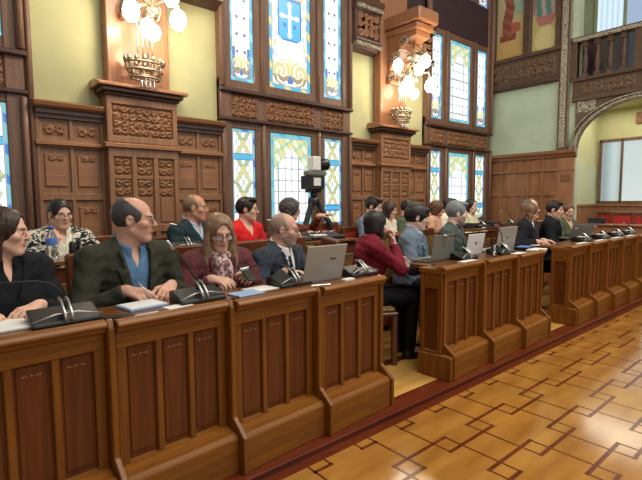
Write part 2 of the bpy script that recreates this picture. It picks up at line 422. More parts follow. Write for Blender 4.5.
# wainscot between bays and pilasters
def wains(n, x0, x1, sd):
    w = x1-x0; b = MB(); b.box((x0, 4.93, .1), (x1, 4.999, 2.2))
    mid = (x0+x1)/2; st = .035
    for a, c in ((x0, x0+st), (mid-st/2, mid+st/2), (x1-st, x1)): b.box((a, 4.905, .1), (c, 4.94, 2.12))
    for z0, z1 in ((1.82, 1.90), (2.09, 2.14), (1.33, 1.40), (.80, .90), (.1, .28)): b.box((x0, 4.903, z0), (x1, 4.94, z1))
    root = struct('trim_%d' % n, b, M['wain'], None, .006, 'oak wainscot section between window bay and pilaster')
    c = MB()
    c.prism([(4.93, 2.165), (4.84, 2.17), (4.815, 2.19), (4.80, 2.225), (4.94, 2.26), (4.998, 2.26)][::-1], 'x', x0-.02, x1+.02)
    c.build('cornice', M['wainx'], root, .004)
    c = MB(); c.box((x0, 4.885, 2.09), (x1, 4.93, 2.13)); c.box((x0, 4.86, 2.13), (x1, 4.93, 2.166)); c.build('cornice_shadow_moulding', M['dark'], root)  # bed moulding in darker wood, shade under the cornice put into its colour
    c = MB(); c.prism([(4.91, 1.83), (4.87, 1.845), (4.87, 1.875), (4.91, 1.89)][::-1], 'x', x0-.008, x1+.008); c.build('rail', M['wainx'], root, .003)
    for k in range(2):
        a = x0+st if k == 0 else mid+st/2; ww = (w-3*st)/2
        relief('carved_panel', M['carve'], root, (a+.03, 4.925, 1.94), (1, 0, 0), (0, -1, 0), ww-.06, .10, .014, .1, sd+k, .006)
        for z0, z1 in ((1.44, 1.79), (.95, 1.29)):
            p = MB(); p.box((a+.025, 4.915, z0+.02), (a+ww-.025, 4.935, z1-.02)); pp = p.build('raised_panel', M['wainx'], root, .008)
        relief('carved_panel', M['carve'], root, (a+.05, 4.913, 1.70), (1, 0, 0), (0, -1, 0), ww-.10, .055, .010, .06, sd+k+3, .006)
        relief('carved_panel', M['carve'], root, (a+.05, 4.913, 1.20), (1, 0, 0), (0, -1, 0), ww-.10, .055, .010, .06, sd+k+6, .006)
for i, (x0, x1) in enumerate(SECT): wains(2+i, x0, x1, 11+i*7)
# corbelled frieze over the green wall panels
for i, (x0, x1) in enumerate(SECT):
    b = MB(); b.box((x0, 4.80, 3.62), (x1, 4.998, 4.06))
    b.prism([(4.99, 3.50), (4.88, 3.53), (4.80, 3.60), (4.76, 3.64), (4.99, 3.66)], 'x', x0-.02, x1+.02)
    b.prism([(4.99, 4.02), (4.78, 4.05), (4.74, 4.14), (4.72, 4.2), (4.99, 4.2)], 'x', x0-.02, x1+.02)
    r = struct('trim_%d' % (6+i), b, M['dark'], None, .008, 'carved dark frieze block above a green wall panel')
    relief('carved_panel', M['carve'], r, (x0+.05, 4.80, 3.68), (1, 0, 0), (0, -1, 0), x1-x0-.1, .34, .025, .10, 40+i)
    for z, hh in ((3.545, .05), (4.06, .06)): relief('egg_and_dart_band', M['gilt'], r, (x0, 4.775 if z < 4 else 4.755, z), (1, 0, 0), (0, -1, 0), x1-x0, hh, .02, .05, 50+i, .006)

def pilaster(n, xc, lab, sd):
    b = MB(); h = .355
    b.box((xc-h, 4.80, .1), (xc+h, 5.0, 2.36))
    for s in (-1, 0, 1, 2):   # stiles of the three slots
        x = xc-h+.0+(s+1)*(2*h-.05)/3; b.box((x, 4.775, .1), (x+.05, 4.81, 1.84))
    for z0, z1 in ((1.76, 1.90), (2.27, 2.36), (1.90, 1.965), (.1, .3), (1.0, 1.08)): b.box((xc-h, 4.773, z0), (xc+h, 4.81, z1))
    for x in (xc-h+.001, xc+h-.051): b.box((x, 4.775, 1.95), (x+.05, 4.81, 2.28))
    root = struct('trim_%d' % n, b, M['wain'], None, .006, lab)
    c = MB(); c.prism([(4.82, 1.83), (4.74, 1.85), (4.74, 1.885), (4.82, 1.91)][::-1], 'x', xc-h-.03, xc+h+.03); c.build('rail', M['wainx'], root, .003)
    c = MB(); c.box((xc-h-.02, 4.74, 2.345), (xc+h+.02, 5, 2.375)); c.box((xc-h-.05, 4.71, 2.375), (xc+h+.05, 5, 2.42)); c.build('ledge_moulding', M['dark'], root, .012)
    c = MB(); c.prism([(4.68, 2.42), (4.68, 2.45), (4.85, 2.50), (5.0, 2.50), (5.0, 2.42)][::-1], 'x', xc-h-.09, xc+h+.09); c.build('ledge', M['shaft'], root, .006)
    relief('carved_panel', M['carve'], root, (xc-.30, 4.798, 1.975), (1, 0, 0), (0, -1, 0), .60, .285, .020, .072, sd)
    w3 = (2*h-.05)/3-.05
    for k in range(3):
        x = xc-h+.05+k*(2*h-.05)/3
        relief('carved_slot', M['carve'], root, (x+.01, 4.798, 1.585), (1, 0, 0), (0, -1, 0), w3-.02, .165, .016, .08, sd+k+1, .007)
        relief('carved_slot', M['carve'], root, (x+.01, 4.798, 1.37), (1, 0, 0), (0, -1, 0), w3-.02, .17, .016, .09, sd+k+5, .007)
        c = MB(); c.box((x, 4.785, 1.54), (x+w3, 4.80, 1.58)); c.box((x+.015, 4.788, 1.1), (x+w3-.015, 4.80, 1.36)); c.build('slot_panel', M['wain'], root, .006)
    c = MB(); c.box((xc-.31, 4.84, 2.48), (xc+.31, 5.0, 4.9)); c.build('shaft', M['shaft'], root, .01)
    # carved bracket curving out to a beam end
    arc = [(4.84, 2.98)]+[(4.84-.55*(1-math.cos(t)), 2.98+.72*math.sin(t)) for t in np.linspace(.1, math.pi/2, 12)]
    poly = arc+[(4.29, 3.80), (4.84, 3.80)]
    c = MB(); c.prism(poly, 'x', xc-.16, xc+.16); br = c.build('bracket', M['shaft'], root, .006)
    for s in (-1, 1):
        for q, (yy, zz, rr) in enumerate([(4.74, 3.2, .085), (4.66, 3.45, .10), (4.52, 3.64, .09)]):
            t = np.linspace(0, 4*math.pi, 40); rad = rr*(1-t/t[-1]*.85)
            d = MB(); d.tube([(xc+s*.165, yy+r_*math.cos(a), zz+r_*math.sin(a)) for a, r_ in zip(t, rad)], .012, 6); d.build('scroll', M['gilt'], br)
    for q, (yy, zz) in enumerate([(4.80, 3.10), (4.70, 3.36), (4.52, 3.58)]):
        d = MB(); d.box((xc-.19, yy-.05, zz), (xc+.19, yy+.1, zz+.06)); d.build('bracket_band', M['shaft'], br, .012)
    c = MB(); c.box((xc-.19, 4.24, 3.78), (xc+.19, 5.0, 3.88)); c.box((xc-.23, 4.18, 3.88), (xc+.23, 5.0, 4.06)); c.build('beam_end', M['shaft'], root, .02)
pilaster(10, PILS[0], 'oak pilaster with carved panel behind the bald men', 61)
pilaster(11, PILS[1], 'oak pilaster with carved bracket right of the cross window', 71)

# end wall
b = MB(); b.box((8.8, 3.36, 0), (9.0, 5.06, 7)); struct('wall_right', b, M['plaster_end'])
b = MB(); b.box((8.765, 3.36, 0), (8.8, 5.0, 2.1))
for y in (4.96, 4.70, 4.43, 4.16, 3.89, 3.62): b.box((8.745, y-.03, .1), (8.77, y+.03, 2.08))
for z in (1.42, .8): b.box((8.742, 3.36, z-.03), (8.77, 5.0, z+.03))
r = struct('trim_12', b, M['endwoody'], None, .004, 'oak wainscot of the end wall')
c = MB(); c.prism([(8.77, 2.06), (8.73, 2.08), (8.70, 2.13), (8.66, 2.15), (8.65, 2.20), (8.80, 2.22)], 'y', 3.30, 5.0); c.build('cornice', M['endwoodx'], r, .004)
c = MB(); c.prism([(8.77, 1.83), (8.73, 1.84), (8.73, 1.88), (8.77, 1.89)], 'y', 3.33, 5.0); c.build('rail', M['endwoodx'], r, .003)
c = MB(); c.box((8.74, 3.34, 0), (8.82, 3.60, 2.07)); c.build('corner_post', M['endwood'], r, .008)
relief('carved_panel', M['carve'], r, (8.738, 3.56, 1.64), (0, -1, 0), (-1, 0, 0), .18, .15, .014, .09, 81, .007)
# carved frieze and mural panels
b = MB(); b.box((8.72, 3.62, 3.52), (8.8, 5.0, 3.98))
b.prism([(8.8, 3.44), (8.70, 3.46), (8.66, 3.54), (8.8, 3.56)], 'y', 3.60, 5.0); b.prism([(8.8, 3.95), (8.68, 3.98), (8.66, 4.04), (8.8, 4.06)], 'y', 3.60, 5.0)
r = struct('trim_13', b, M['balc'], None, .008, 'carved dark frieze under the painted panels')
relief('carved_panel', M['carvedark'], r, (8.718, 4.9, 3.60), (0, -1, 0), (-1, 0, 0), 1.2, .32, .03, .16, 85)
b = MB()
for y0, y1 in ((4.88, 5.0), (4.18, 4.32), (3.62, 3.73)): b.box((8.72, y0, 4.05), (8.8, y1, 6.4))
struct('trim_14', b, M['balc'], None, .01, 'dark posts framing the painted panels')
def mural_a(x, z, w, h):
    g = mixc((.46, .28, .08), (.42, .40, .26), min(1, z/1.1)); u = x/w
    if abs(u-.40-.05*math.sin(z*8)) < .19-.1*abs(z-.75) and .42 < z < 1.35: return mixc((.20, .04, .03), (.27, .10, .05), .5+.5*math.sin(x*23+z*31))
    if .33 < z < .46 and .12 < u < .72: return (.20, .05, .03)
    if .46 < z < .70 and .45 < u < .85 and math.hypot(u-.62, (z-.56)*3) < .3: return (.36, .10, .05)
    if z > .8 and u > .55: return (.26, .36, .28)
    return mixc(g, (.50, .34, .10), .35*(.5+.5*math.sin(x*31)*math.sin(z*27)))
def mural_b(x, z, w, h):
    u = x/w; g = (.42, .34, .13)
    if z > .62 and abs(u-.5) < .42: 
        k = math.sin(u*16+z*5)
        return (.05, .20, .15) if k > .2 else ((.26, .16, .20) if k > -.5 else (.34, .30, .26))
    if z > .45 and abs(u-.55) < .45-(.62-z): return (.34, .13, .12)
    if math.hypot(u-.55, (z-.2)*2) < .45: return (.50, .44, .20)
    return g
painted('mural', M['mural'], r, (8.79, 4.87, 4.06), (0, -1, 0), (-1, 0, 0), .54, 2.2, mural_a, .02)
painted('mural', M['mural'], r, (8.79, 4.17, 4.06), (0, -1, 0), (-1, 0, 0), .43, 2.2, mural_b, .02)
# carved slender column
b = MB(); b.box((8.70, 3.47, 2.2), (8.82, 3.63, 6.5)); r = struct('trim_15', b, M['balc'], None, .01, 'slender carved column between murals and balcony')
relief('carved_face', M['gilt'], r, (8.698, 3.60, 2.25), (0, -1, 0), (-1, 0, 0), .10, 4.0, .02, .1, 91, .012)
relief('carved_face', M['gilt'], r, (8.72, 3.468, 2.25), (1, 0, 0), (0, -1, 0), .08, 4.0, .015, .09, 92, .012)

# balcony, arch and alcove
YA, YB = 3.36, 1.34
arch = [(2.35+1.0*math.cos(t), 2.2+.76*math.sin(t)) for t in np.linspace(0, math.pi, 28)]
b = MB(); n_ = len(arch)
for i in range(n_-1):   # spandrel built strip by strip
    (ya, za), (yb, zb) = arch[i], arch[i+1]
    b.prism([(ya, za), (ya, 3.10), (yb, 3.10), (yb, zb)], 'x', 8.76, 8.92)
r = struct('balcony_front', b, M['balc'], label='dark oak balcony front over the alcove arch')
for dx, rad in ((8.75, .03), (8.74, .018)):
    c = MB(); c.tube([(dx, y+(.0 if rad > .02 else (y-2.35)*.07), z+(.0 if rad > .02 else .05)) for y, z in arch], rad, 8); c.build('arch_rim', M['gilt'], r)
relief('carved_spandrel', M['gilt'], r, (8.758, 3.33, 2.82), (0, -1, 0), (-1, 0, 0), .30, .24, .02, .12, 95, .008)
c = MB(); c.box((8.72, YB, 3.02), (8.80, YA+.05, 3.09)); c.box((8.70, YB, 3.36), (8.84, YA+.05, 3.42)); c.build('moulding', M['balc'], r, .01)
c = MB(); c.box((8.75, YB, 3.09), (8.9, YA+.05, 3.37)); c.box((8.74, 2.30, 3.42), (8.88, 2.50, 4.04)); c.box((8.74, 3.36, 3.42), (8.88, 3.46, 4.04)); c.build('parapet', M['balc'], r, .006)
relief('carved_panel', M['carvedark'], r, (8.748, 3.28, 3.13), (0, -1, 0), (-1, 0, 0), .82, .19, .018, .095, 96, .008)
c = MB(); c.box((8.72, YB, 4.03), (8.90, YA+.1, 4.12)); rl = c.build('handrail', M['balc'], r, .012)
relief('carved_band', M['gilt'], rl, (8.718, 3.42, 4.035), (0, -1, 0), (-1, 0, 0), 1.9, .06, .012, .05, 97, .008)
for y in (3.245, 3.05, 2.855, 2.66, 2.14, 1.945, 1.75, 1.555):
    c = MB(); c.box((8.77, y-.045, 3.42), (8.86, y+.045, 3.50)); c.box((8.77, y-.045, 3.95), (8.86, y+.045, 4.03))
    c.lathe([(.04, 3.50), (.028, 3.53), (.045, 3.62), (.05, 3.70), (.032, 3.80), (.03, 3.88), (.042, 3.95)], (8.815, y, 0), 10); c.build('baluster', M['balc'], r)
b = MB(); b.box((8.92, -3, 3.12), (11.6, 4.6, 3.40)); struct('ceiling_alcove', b, M['plaster'])
b = MB(); b.box((11.5, -3, 3.4), (11.7, 4.6, 7)); b.box((9.0, 4.5, 3.4), (11.6, 4.6, 7)); struct('wall_balcony', b, M['plaster_pale'])
def curtain(x, z, w, h): 
    k = .5+.5*math.sin(x*60)
    return mixc((.50, .72, .90), (.80, .92, 1.0), k)
b = MB()
for y0, y1 in ((3.44, 3.50), (4.0, 4.06)): b.box((11.44, y0, 3.9), (11.52, y1, 6.2))
b.box((11.44, 3.44, 6.2), (11.52, 4.06, 6.28)); b.box((11.44, 2.7, 3.9), (11.52, 2.76, 6.2))
r = struct('window_5', b, M['plaster_pale'], label='bright curtained window at the back of the balcony')
M['lit'] = paint_mat('daylight through blind', 1.0, .8)
painted('curtain', M['lit'], r, (11.47, 4.0, 3.9), (0, -1, 0), (-1, 0, 0), .50, 2.3, curtain, .02)
painted('curtain', M['lit'], r, (11.48, 3.44, 3.9), (0, -1, 0), (-1, 0, 0), .68, 2.3, lambda x, z, w, h: (.34, .46, .62), .1)
b = MB()
for k in range(4): b.box((9.3+k*.45, 3.15, 3.402), (9.75+k*.45, 4.4, 4.3+k*.14)); 
tag(b.build('balcony_bench', M['upper'], None, .03), 'dark bench seating stepped up behind the balcony rail', 'bench')
# alcove walls
b = MB(); b.box((8.9, 3.60, 0), (10.8, 3.8, 3.2)); struct('wall_alcove', b, M['plaster'])
b = MB(); b.box((8.9, 3.585, 1.22), (10.6, 3.601, 2.02)); struct('trim_16', b, M['plaster_pale'], label='pale lower wall band inside the alcove')
b = MB(); b.box((10.6, -3, 0), (10.8, 3.8, 3.2)); struct('wall_far', b, M['plaster'])
b = MB(); b.box((8.95, 3.56, 0), (10.6, 3.6, 1.2)); b.box((10.55, -3, 0), (10.6, 3.6, 1.2)); b.box((8.95, 3.54, 1.18), (10.6, 3.6, 1.23)); b.box((10.53, -3, 1.18), (10.6, 3.6, 1.23))
for k in range(14): b.box((10.54, 3.4-k*.25, .1), (10.56, 3.43-k*.25, 1.18))
for k in range(8): b.box((9.0+k*.2, 3.55, .1), (9.02+k*.2, 3.57, 1.18))
struct('baseboard_alcove', b, M['endwood'], None, .004)
b = MB()
for y0, y1 in ((3.50, 3.545), (3.12, 3.16), (1.6, 1.65)): b.box((10.54, y0, 1.25), (10.60, y1, 2.52))
b.box((10.54, 1.6, 2.47), (10.60, 3.545, 2.53)); b.box((10.54, 1.6, 1.23), (10.60, 3.545, 1.29))
r = struct('window_4', b, M['frame'], None, .005, 'wide dark framed window with white blinds in the alcove')
def blind(x, z, w, h): return mixc((.50, .60, .58), (.26, .33, .33), .5+.5*math.sin(x*16+1)) if w < .6 else mixc((.62, .70, .68), (.52, .60, .58), z/h)
painted('blind', M['lit'], r, (10.585, 3.50, 1.29), (0, -1, 0), (-1, 0, 0), .34, 1.18, blind, .02)
painted('blind', M['lit'], r, (10.585, 3.12, 1.29), (0, -1, 0), (-1, 0, 0), 1.47, 1.18, blind, .05)
b = MB(); b.box((10.56, 2.80, 2.78), (10.60, 2.93, 3.0)); tag(b.build('wall_plaque', M['carve'], None, .01), 'small dark plaque high on the alcove wall', 'plaque')
area('alcove_fill', (9.7, 2.2, 3.08), (0, 0, 0), 1.2, 2.5, 42, (1, .93, .78))  # added fill under the alcove ceiling to brighten the dark recess

# ================================================================== FURNITURE
MW = .55; DZ = .82
def desk_module(label, endright=False, endleft=False):
    root = empty('desk_module'); tag(root, label, 'desk', 'oak desk modules of the front row')
    W = MW-.004
    b = MB(); b.box((.02, .075, 0), (W, .22, .775)); b.build('carcass', M['deskdark'], root)
    b = MB()
    so, st = .044, .029; iw = (W-.025-so*2-st*2)/3
    xs = [.025, .025+so+iw, .025+so+2*iw+st, W-so]; wx = [so, st, st, so]
    for k, x in enumerate(xs):
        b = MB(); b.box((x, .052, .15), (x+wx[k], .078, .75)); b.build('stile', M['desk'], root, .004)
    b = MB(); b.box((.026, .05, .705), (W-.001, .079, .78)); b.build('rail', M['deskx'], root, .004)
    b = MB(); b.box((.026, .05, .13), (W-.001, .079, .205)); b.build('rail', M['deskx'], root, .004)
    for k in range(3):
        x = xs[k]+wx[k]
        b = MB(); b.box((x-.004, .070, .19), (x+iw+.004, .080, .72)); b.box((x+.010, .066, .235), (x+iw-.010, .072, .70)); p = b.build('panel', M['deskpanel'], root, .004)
        b = MB(); b.prism([(.050, .204), (.070, .204), (.070, .211)], 'x', x, x+iw); b.build('sill', M['deskx'], p)
        b = MB(); c = x+iw/2
        for dx in (-.036, 0, .036):
            b.ball((c+dx*.8, .066, .660), (.005, .002, .005), 8)
        for dx in (-.018, .018): b.box((c+dx-.006, .0645, .6585), (c+dx+.006, .067, .6615))
        b.build('inlay', M['inlay'], p)
    b = MB(); b.prism([(.05, .203), (-.03, .188), (-.045, .172), (-.045, .0), (.10, 0), (.10, .203)], 'x', .022, W)
    b.build('plinth', M['deskx'], root, .004)
    def board(name, x0, x1):
        b = MB(); b.prism([(.035, .80), (.035, .255), (-.056, .178), (-.056, 0), (.23, 0), (.23, .78), (.06, .835)], 'x', x0, x1); b.build(name, M['desk'], root, .004)
    board('end_board', -.004, .022)
    if endright: board('end_board', W, W+.03)
    b = MB(); pr = [(.022, .785), (.034, .775), (.09, .775), (.09, .815), (.05, .831), (.022, .828), (.008, .814), (.010, .803), (.024, .797), (.018, .790)]
    b.prism(pr[::-1], 'x', .026, W+(.03 if endright else 0)); b.build('nosing', M['deskx'], root, .003)
    b = MB(); b.box((0, .085, .775), (W+(.03 if endright else 0), .235 if endleft else .42, .808))
    if endleft: b.box((.10, .235, .775), (W, .42, .808))
    b.build('writing_top', M['desktop'], root, .004)
    if endleft:
        b = MB(); b.box((-.022, .05, 0), (-.004, .22, .79)); e = b.build('side_panel', M['deskpanel'], root, .003)
        b = MB()
        for y0, y1 in ((.04, .08), (.19, .225)): b.box((-.035, y0, 0), (-.020, y1, .80))
        b.box((-.035, .08, .66), (-.020, .19, .80)); b.box((-.035, .08, 0), (-.020, .19, .2)); b.prism([(.0, .180), (-.045, .172), (-.045, 0), (.235, 0), (.235, .172)], 'x', -.045, .024); b.build('side_frame', M['desk'], e, .004)
        b = MB(); b.prism(pr[::-1], 'x', -.04, .026); b.box((-.04, .085, .775), (.0, .235, .81)); b.build('nosing', M['deskx'], root, .003)
    return root
YD = 1.89
TH = math.radians(3.6)
G1 = ['oak desk module nearest the camera with a microphone in front of the dark-haired woman', 'oak desk module in front of the bald man in the green blazer', 'oak desk module in front of the long-haired woman in maroon', 'oak desk module ending the near row at the gap, with a silver laptop']
G2 = ['oak desk module starting the middle row, with a loose cable down its side', 'middle oak desk module of the three beyond the gap', 'oak desk module ending the middle row, with black papers on top']
G3 = ['first oak desk module of the far row beside the woman in black', 'second oak desk module of the far row, below the two dark suited men', 'third oak desk module of the far row, under an unused microphone', 'fourth oak desk module of the far row, below the last microphone', 'last oak desk module of the far row, cut by the right edge of the photo']
for X0, labs in ((-.02, G1), (2.83, G2), (5.08, G3)):
    for k, lb in enumerate(labs):
        d = desk_module(lb, endright=(k == len(labs)-1 and X0 < 5), endleft=(k == 0 and X0 > 1))
        d.location = (X0+k*MW, YD, 0); d.rotation_euler = (0, 0, TH)

# second row benches and desks
def back_desk(name, x0, x1, label):
    r = empty(name, (x0, 3.30, .10)); w = x1-x0
    tag(r, label, 'desk')
    b = MB(); b.box((0, .06, -.05), (w, .10, .78)); b.box((0, .06, -.05), (.03, .36, .80)); b.box((w-.03, .06, -.05), (w, .36, .80)); b.build('carcass', M['chair'], r, .004)
    n = max(1, round(w/.3))
    for k in range(n):
        b = MB(); b.box((k*w/n+.03, .05, .12), ((k+1)*w/n-.03, .065, .68)); b.build('panel', M['carve'], r, .006)
    b = MB(); b.box((-.01, .03, .80), (w+.01, .42, .83)); b.build('writing_top', M['desktop'], r, .006)
    return r
back_desk('back_desk', -.05, 2.15, 'dark carved desk of the second row behind the near speakers')
back_desk('back_desk', 2.35, 3.35, 'oak desk of the second row under the camera tripod and mixer')
back_desk('back_desk', 4.0, 7.2, 'long oak desk of the second row at the far windows')

def make_chair(label, up, cat_group, back_h=1.0, arm=True):
    r = empty('armchair'); tag(r, label, 'chair', cat_group)
    b = MB(); b.box((-.24, -.22, .40), (.24, .24, .43)); b.build('seat_frame', M['chair'], r, .008)
    b = MB(); b.box((-.225, -.20, .43), (.225, .225, .465)); b.build('seat', M[up], r, .02, 2)
    for sx in (-1, 1):
        b = MB(); b.box((sx*.215-.022, .19, 0), (sx*.215+.022, .235, .66 if arm else .42)); b.build('leg', M['chair'], r, .006)
        b = MB(); b.prism([(-.24, 0), (-.19, 0), (-.185, .45), (-.235, back_h), (-.275, back_h), (-.235, .45)], 'x', sx*.215-.022, sx*.215+.022); b.build('leg', M['chair'], r, .006)
        if arm:
            b = MB(); b.tube([(sx*.235, -.22, .67), (sx*.24, 0, .685), (sx*.235, .24, .665)], .022, 8); b.build('armrest', M['chair'], r)
    b = MB(); b.box((-.235, -.285, back_h-.07), (.235, -.235, back_h+.015)); b.build('top_rail', M['chair'], r, .012)
    b = MB(); b.box((-.20, -.25, .50), (.20, -.21, .56)); b.build('back_rail', M['chair'], r, .012)
    b = MB(); b.prism([(-.205, .55), (-.19, .55), (-.235, back_h-.06), (-.265, back_h-.06)], 'x', -.195, .195); bk = b.build('backrest', M[up], r, .012)
    b = MB(); b.box((-.21, -.02, .14), (.21, .01, .17)); b.build('stretcher', M['chair'], r, .006)
    return r
def chair_at(x, y, z, head, label, up='leather', group='carved chairs of the front row', bh=1.0, arm=True):
    c = make_chair(label, up, group, bh, arm); c.location = (x, y, z); c.rotation_euler = (0, 0, math.radians(head-90)); return c

# ================================================================== PEOPLE
# Each figure is one continuous surface grown from a distance field; clothes, hair and spectacles are children.
def unit(v): v = np.asarray(v, float); return v/np.linalg.norm(v)
class Field:
    def __init__(s, lo, hi, h):
        s.lo = np.array(lo, float); s.h = h; n = np.ceil((np.array(hi)-s.lo)/h).astype(int)+1
        s.ax = [(s.lo[i]+h*np.arange(n[i])).astype('f') for i in range(3)]; s.D = np.full(n, 1.0, 'f')
    def sl(s, lo, hi):
        r = []
        for i in range(3):
            a = int(np.clip(np.floor((lo[i]-s.lo[i])/s.h), 0, s.D.shape[i])); b = int(np.clip(np.ceil((hi[i]-s.lo[i])/s.h)+1, 0, s.D.shape[i])); r.append(slice(a, max(a, b)))
        return tuple(r)
    def grid(s, q): return s.ax[0][q[0]][:, None, None], s.ax[1][q[1]][None, :, None], s.ax[2][q[2]][None, None, :]
    def add(s, fn, lo, hi, k=.012, op='u', mg=None):
        mg = (k+2.5*s.h) if mg is None else mg
        q = s.sl(np.array(lo)-mg, np.array(hi)+mg)
        if min(x.stop-x.start for x in q) <= 0: return
        d = fn(*s.grid(q)); c = s.D[q]
        if op == 'u':
            hh = np.maximum(k-np.abs(c-d), 0)/k; s.D[q] = np.minimum(c, d)-hh*hh*k*.25
        elif op == 's':
            d = -d; hh = np.maximum(k-np.abs(c-d), 0)/k; s.D[q] = np.maximum(c, d)+hh*hh*k*.25
        elif op == 'i':
            s.D[q] = np.maximum(c, d)
    def cone(s, a, b, ra, rb, k=.012, flat=False):
        a = np.array(a, float); b = np.array(b, float); ba = b-a; L2 = float(ba@ba); m = max(ra, rb)
        def fn(X, Y, Z):
            h = ((X-a[0])*ba[0]+(Y-a[1])*ba[1]+(Z-a[2])*ba[2])/L2; hc = np.clip(h, 0, 1)
            d = np.sqrt((X-a[0]-hc*ba[0])**2+(Y-a[1]-hc*ba[1])**2+(Z-a[2]-hc*ba[2])**2)-(ra+(rb-ra)*hc)
            if flat: d = np.maximum(d, (h-1)*math.sqrt(L2))
            return d
        s.add(fn, np.minimum(a, b)-m, np.maximum(a, b)+m, k)
    def ell(s, c, r, k=.02, R=None, op='u'):
        c = np.array(c, float); r = np.array(r, float); m = max(r)
        def fn(X, Y, Z):
            p = [X-c[0], Y-c[1], Z-c[2]]
            if R is not None: p = [R[0, i]*p[0]+R[1, i]*p[1]+R[2, i]*p[2] for i in range(3)]
            k0 = np.sqrt((p[0]/r[0])**2+(p[1]/r[1])**2+(p[2]/r[2])**2); k1 = np.sqrt((p[0]/r[0]**2)**2+(p[1]/r[1]**2)**2+(p[2]/r[2]**2)**2)+1e-9
            return k0*(k0-1)/k1
        s.add(fn, c-m, c+m, k, op)
    def mesh(s):
        D = s.D; S = D < 0; cnt = np.zeros([n-1 for n in D.shape], np.uint8)
        off = [(i, j, k) for i in (0, 1) for j in (0, 1) for k in (0, 1)]
        n = D.shape
        for o in off: cnt += S[o[0]:n[0]-1+o[0], o[1]:n[1]-1+o[1], o[2]:n[2]-1+o[2]]
        idx = np.argwhere((cnt > 0) & (cnt < 8)); N = len(idx)
        cv = np.stack([D[idx[:, 0]+o[0], idx[:, 1]+o[1], idx[:, 2]+o[2]] for o in off], 1)
        pos = np.zeros((N, 3)); w = np.zeros(N)
        for a in range(8):
            for b in range(a+1, 8):
                if sum(abs(off[a][i]-off[b][i]) for i in range(3)) != 1: continue
                va, vb = cv[:, a], cv[:, b]; m = (va < 0) != (vb < 0); t = np.where(m, va/np.where(m, va-vb, 1), 0)
                p = np.array(off[a])[None]+t[:, None]*(np.array(off[b])-np.array(off[a]))[None]
                pos += p*m[:, None]; w += m
        pos = pos/w[:, None]; verts = s.lo+(idx+pos)*s.h
        vid = np.full(cnt.shape, -1, np.int32); vid[idx[:, 0], idx[:, 1], idx[:, 2]] = np.arange(N); F = []
        for ax in range(3):
            o1, o2 = [(1, 2), (2, 0), (0, 1)][ax]
            sa = [slice(None)]*3; sb = [slice(None)]*3; sa[ax] = slice(0, n[ax]-1); sb[ax] = slice(1, n[ax])
            A = S[tuple(sa)]; B = S[tuple(sb)]; e = np.argwhere(A != B)
            e = e[(e[:, o1] > 0) & (e[:, o2] > 0) & (e[:, o1] < n[o1]-1) & (e[:, o2] < n[o2]-1)]
            inside = A[e[:, 0], e[:, 1], e[:, 2]]
            def g(d1, d2):
                q = e.copy(); q[:, o1] -= d1; q[:, o2] -= d2; return vid[q[:, 0], q[:, 1], q[:, 2]]
            f = np.stack([g(1, 1), g(0, 1), g(0, 0), g(1, 0)], 1); f[~inside] = f[~inside][:, ::-1]; F.append(f)
        F = np.concatenate(F); F = F[(F >= 0).all(1)]
        return verts, F
def mesh_obj(name, verts, faces, mats, parent, mi=None, smooth_it=1):
    v = np.array(verts)
    for _ in range(smooth_it):     # relax once or twice
        acc = np.zeros_like(v); c = np.zeros(len(v))
        for a, b in ((0, 1), (1, 2), (2, 3), (3, 0)):
            np.add.at(acc, faces[:, a], v[faces[:, b]]); np.add.at(c, faces[:, a], 1); np.add.at(acc, faces[:, b], v[faces[:, a]]); np.add.at(c, faces[:, b], 1)
        v = v*.5+.5*acc/np.maximum(c, 1)[:, None]
    me = bpy.data.meshes.new(name); me.vertices.add(len(v)); me.vertices.foreach_set('co', v.astype('f').ravel())
    me.loops.add(len(faces)*4); me.loops.foreach_set('vertex_index', faces.astype('i').ravel())
    me.polygons.add(len(faces)); me.polygons.foreach_set('loop_start', np.arange(0, len(faces)*4, 4, dtype='i'))
    for m in mats: me.materials.append(m)
    if mi is not None: me.polygons.foreach_set('material_index', mi.astype('i'))
    me.polygons.foreach_set('use_smooth', np.ones(len(faces), bool)); me.update(calc_edges=True); me.validate()
    o = bpy.data.objects.new(name, me); COL.objects.link(o)
    if parent: o.parent = parent
    return o
def skinmat(name, c): 
    m = noisy(name, tuple(x*.93 for x in c[:3])+(1,), c, (25, 25, 25), .5, 3, 0, .3, .7, .35)
    b = m.node_tree.nodes['Principled BSDF']; b.inputs['Subsurface Weight'].default_value = .08; b.inputs['Subsurface Radius'].default_value = (.01, .004, .002); return m
def hairmat(name, c1, c2): return noisy(name, c1, c2, (90, 90, 12), .45, 4, .3, .3, .7, .4)
def fabric(name, c1, c2=None, rough=.85, sc=60): return noisy(name, c1, c2 or tuple(x*1.18 for x in c1[:3])+(1,), (sc, sc, sc), rough, 5, .15, .3, .7, .2)

def rotz(a): c, s = math.cos(a), math.sin(a); return np.array([[c, -s, 0], [s, c, 0], [0, 0, 1]])
def rotx(a): c, s = math.cos(a), math.sin(a); return np.array([[1, 0, 0], [0, c, -s], [0, s, c]])
def roty(a): c, s = math.cos(a), math.sin(a); return np.array([[c, 0, s], [0, 1, 0], [-s, 0, c]])

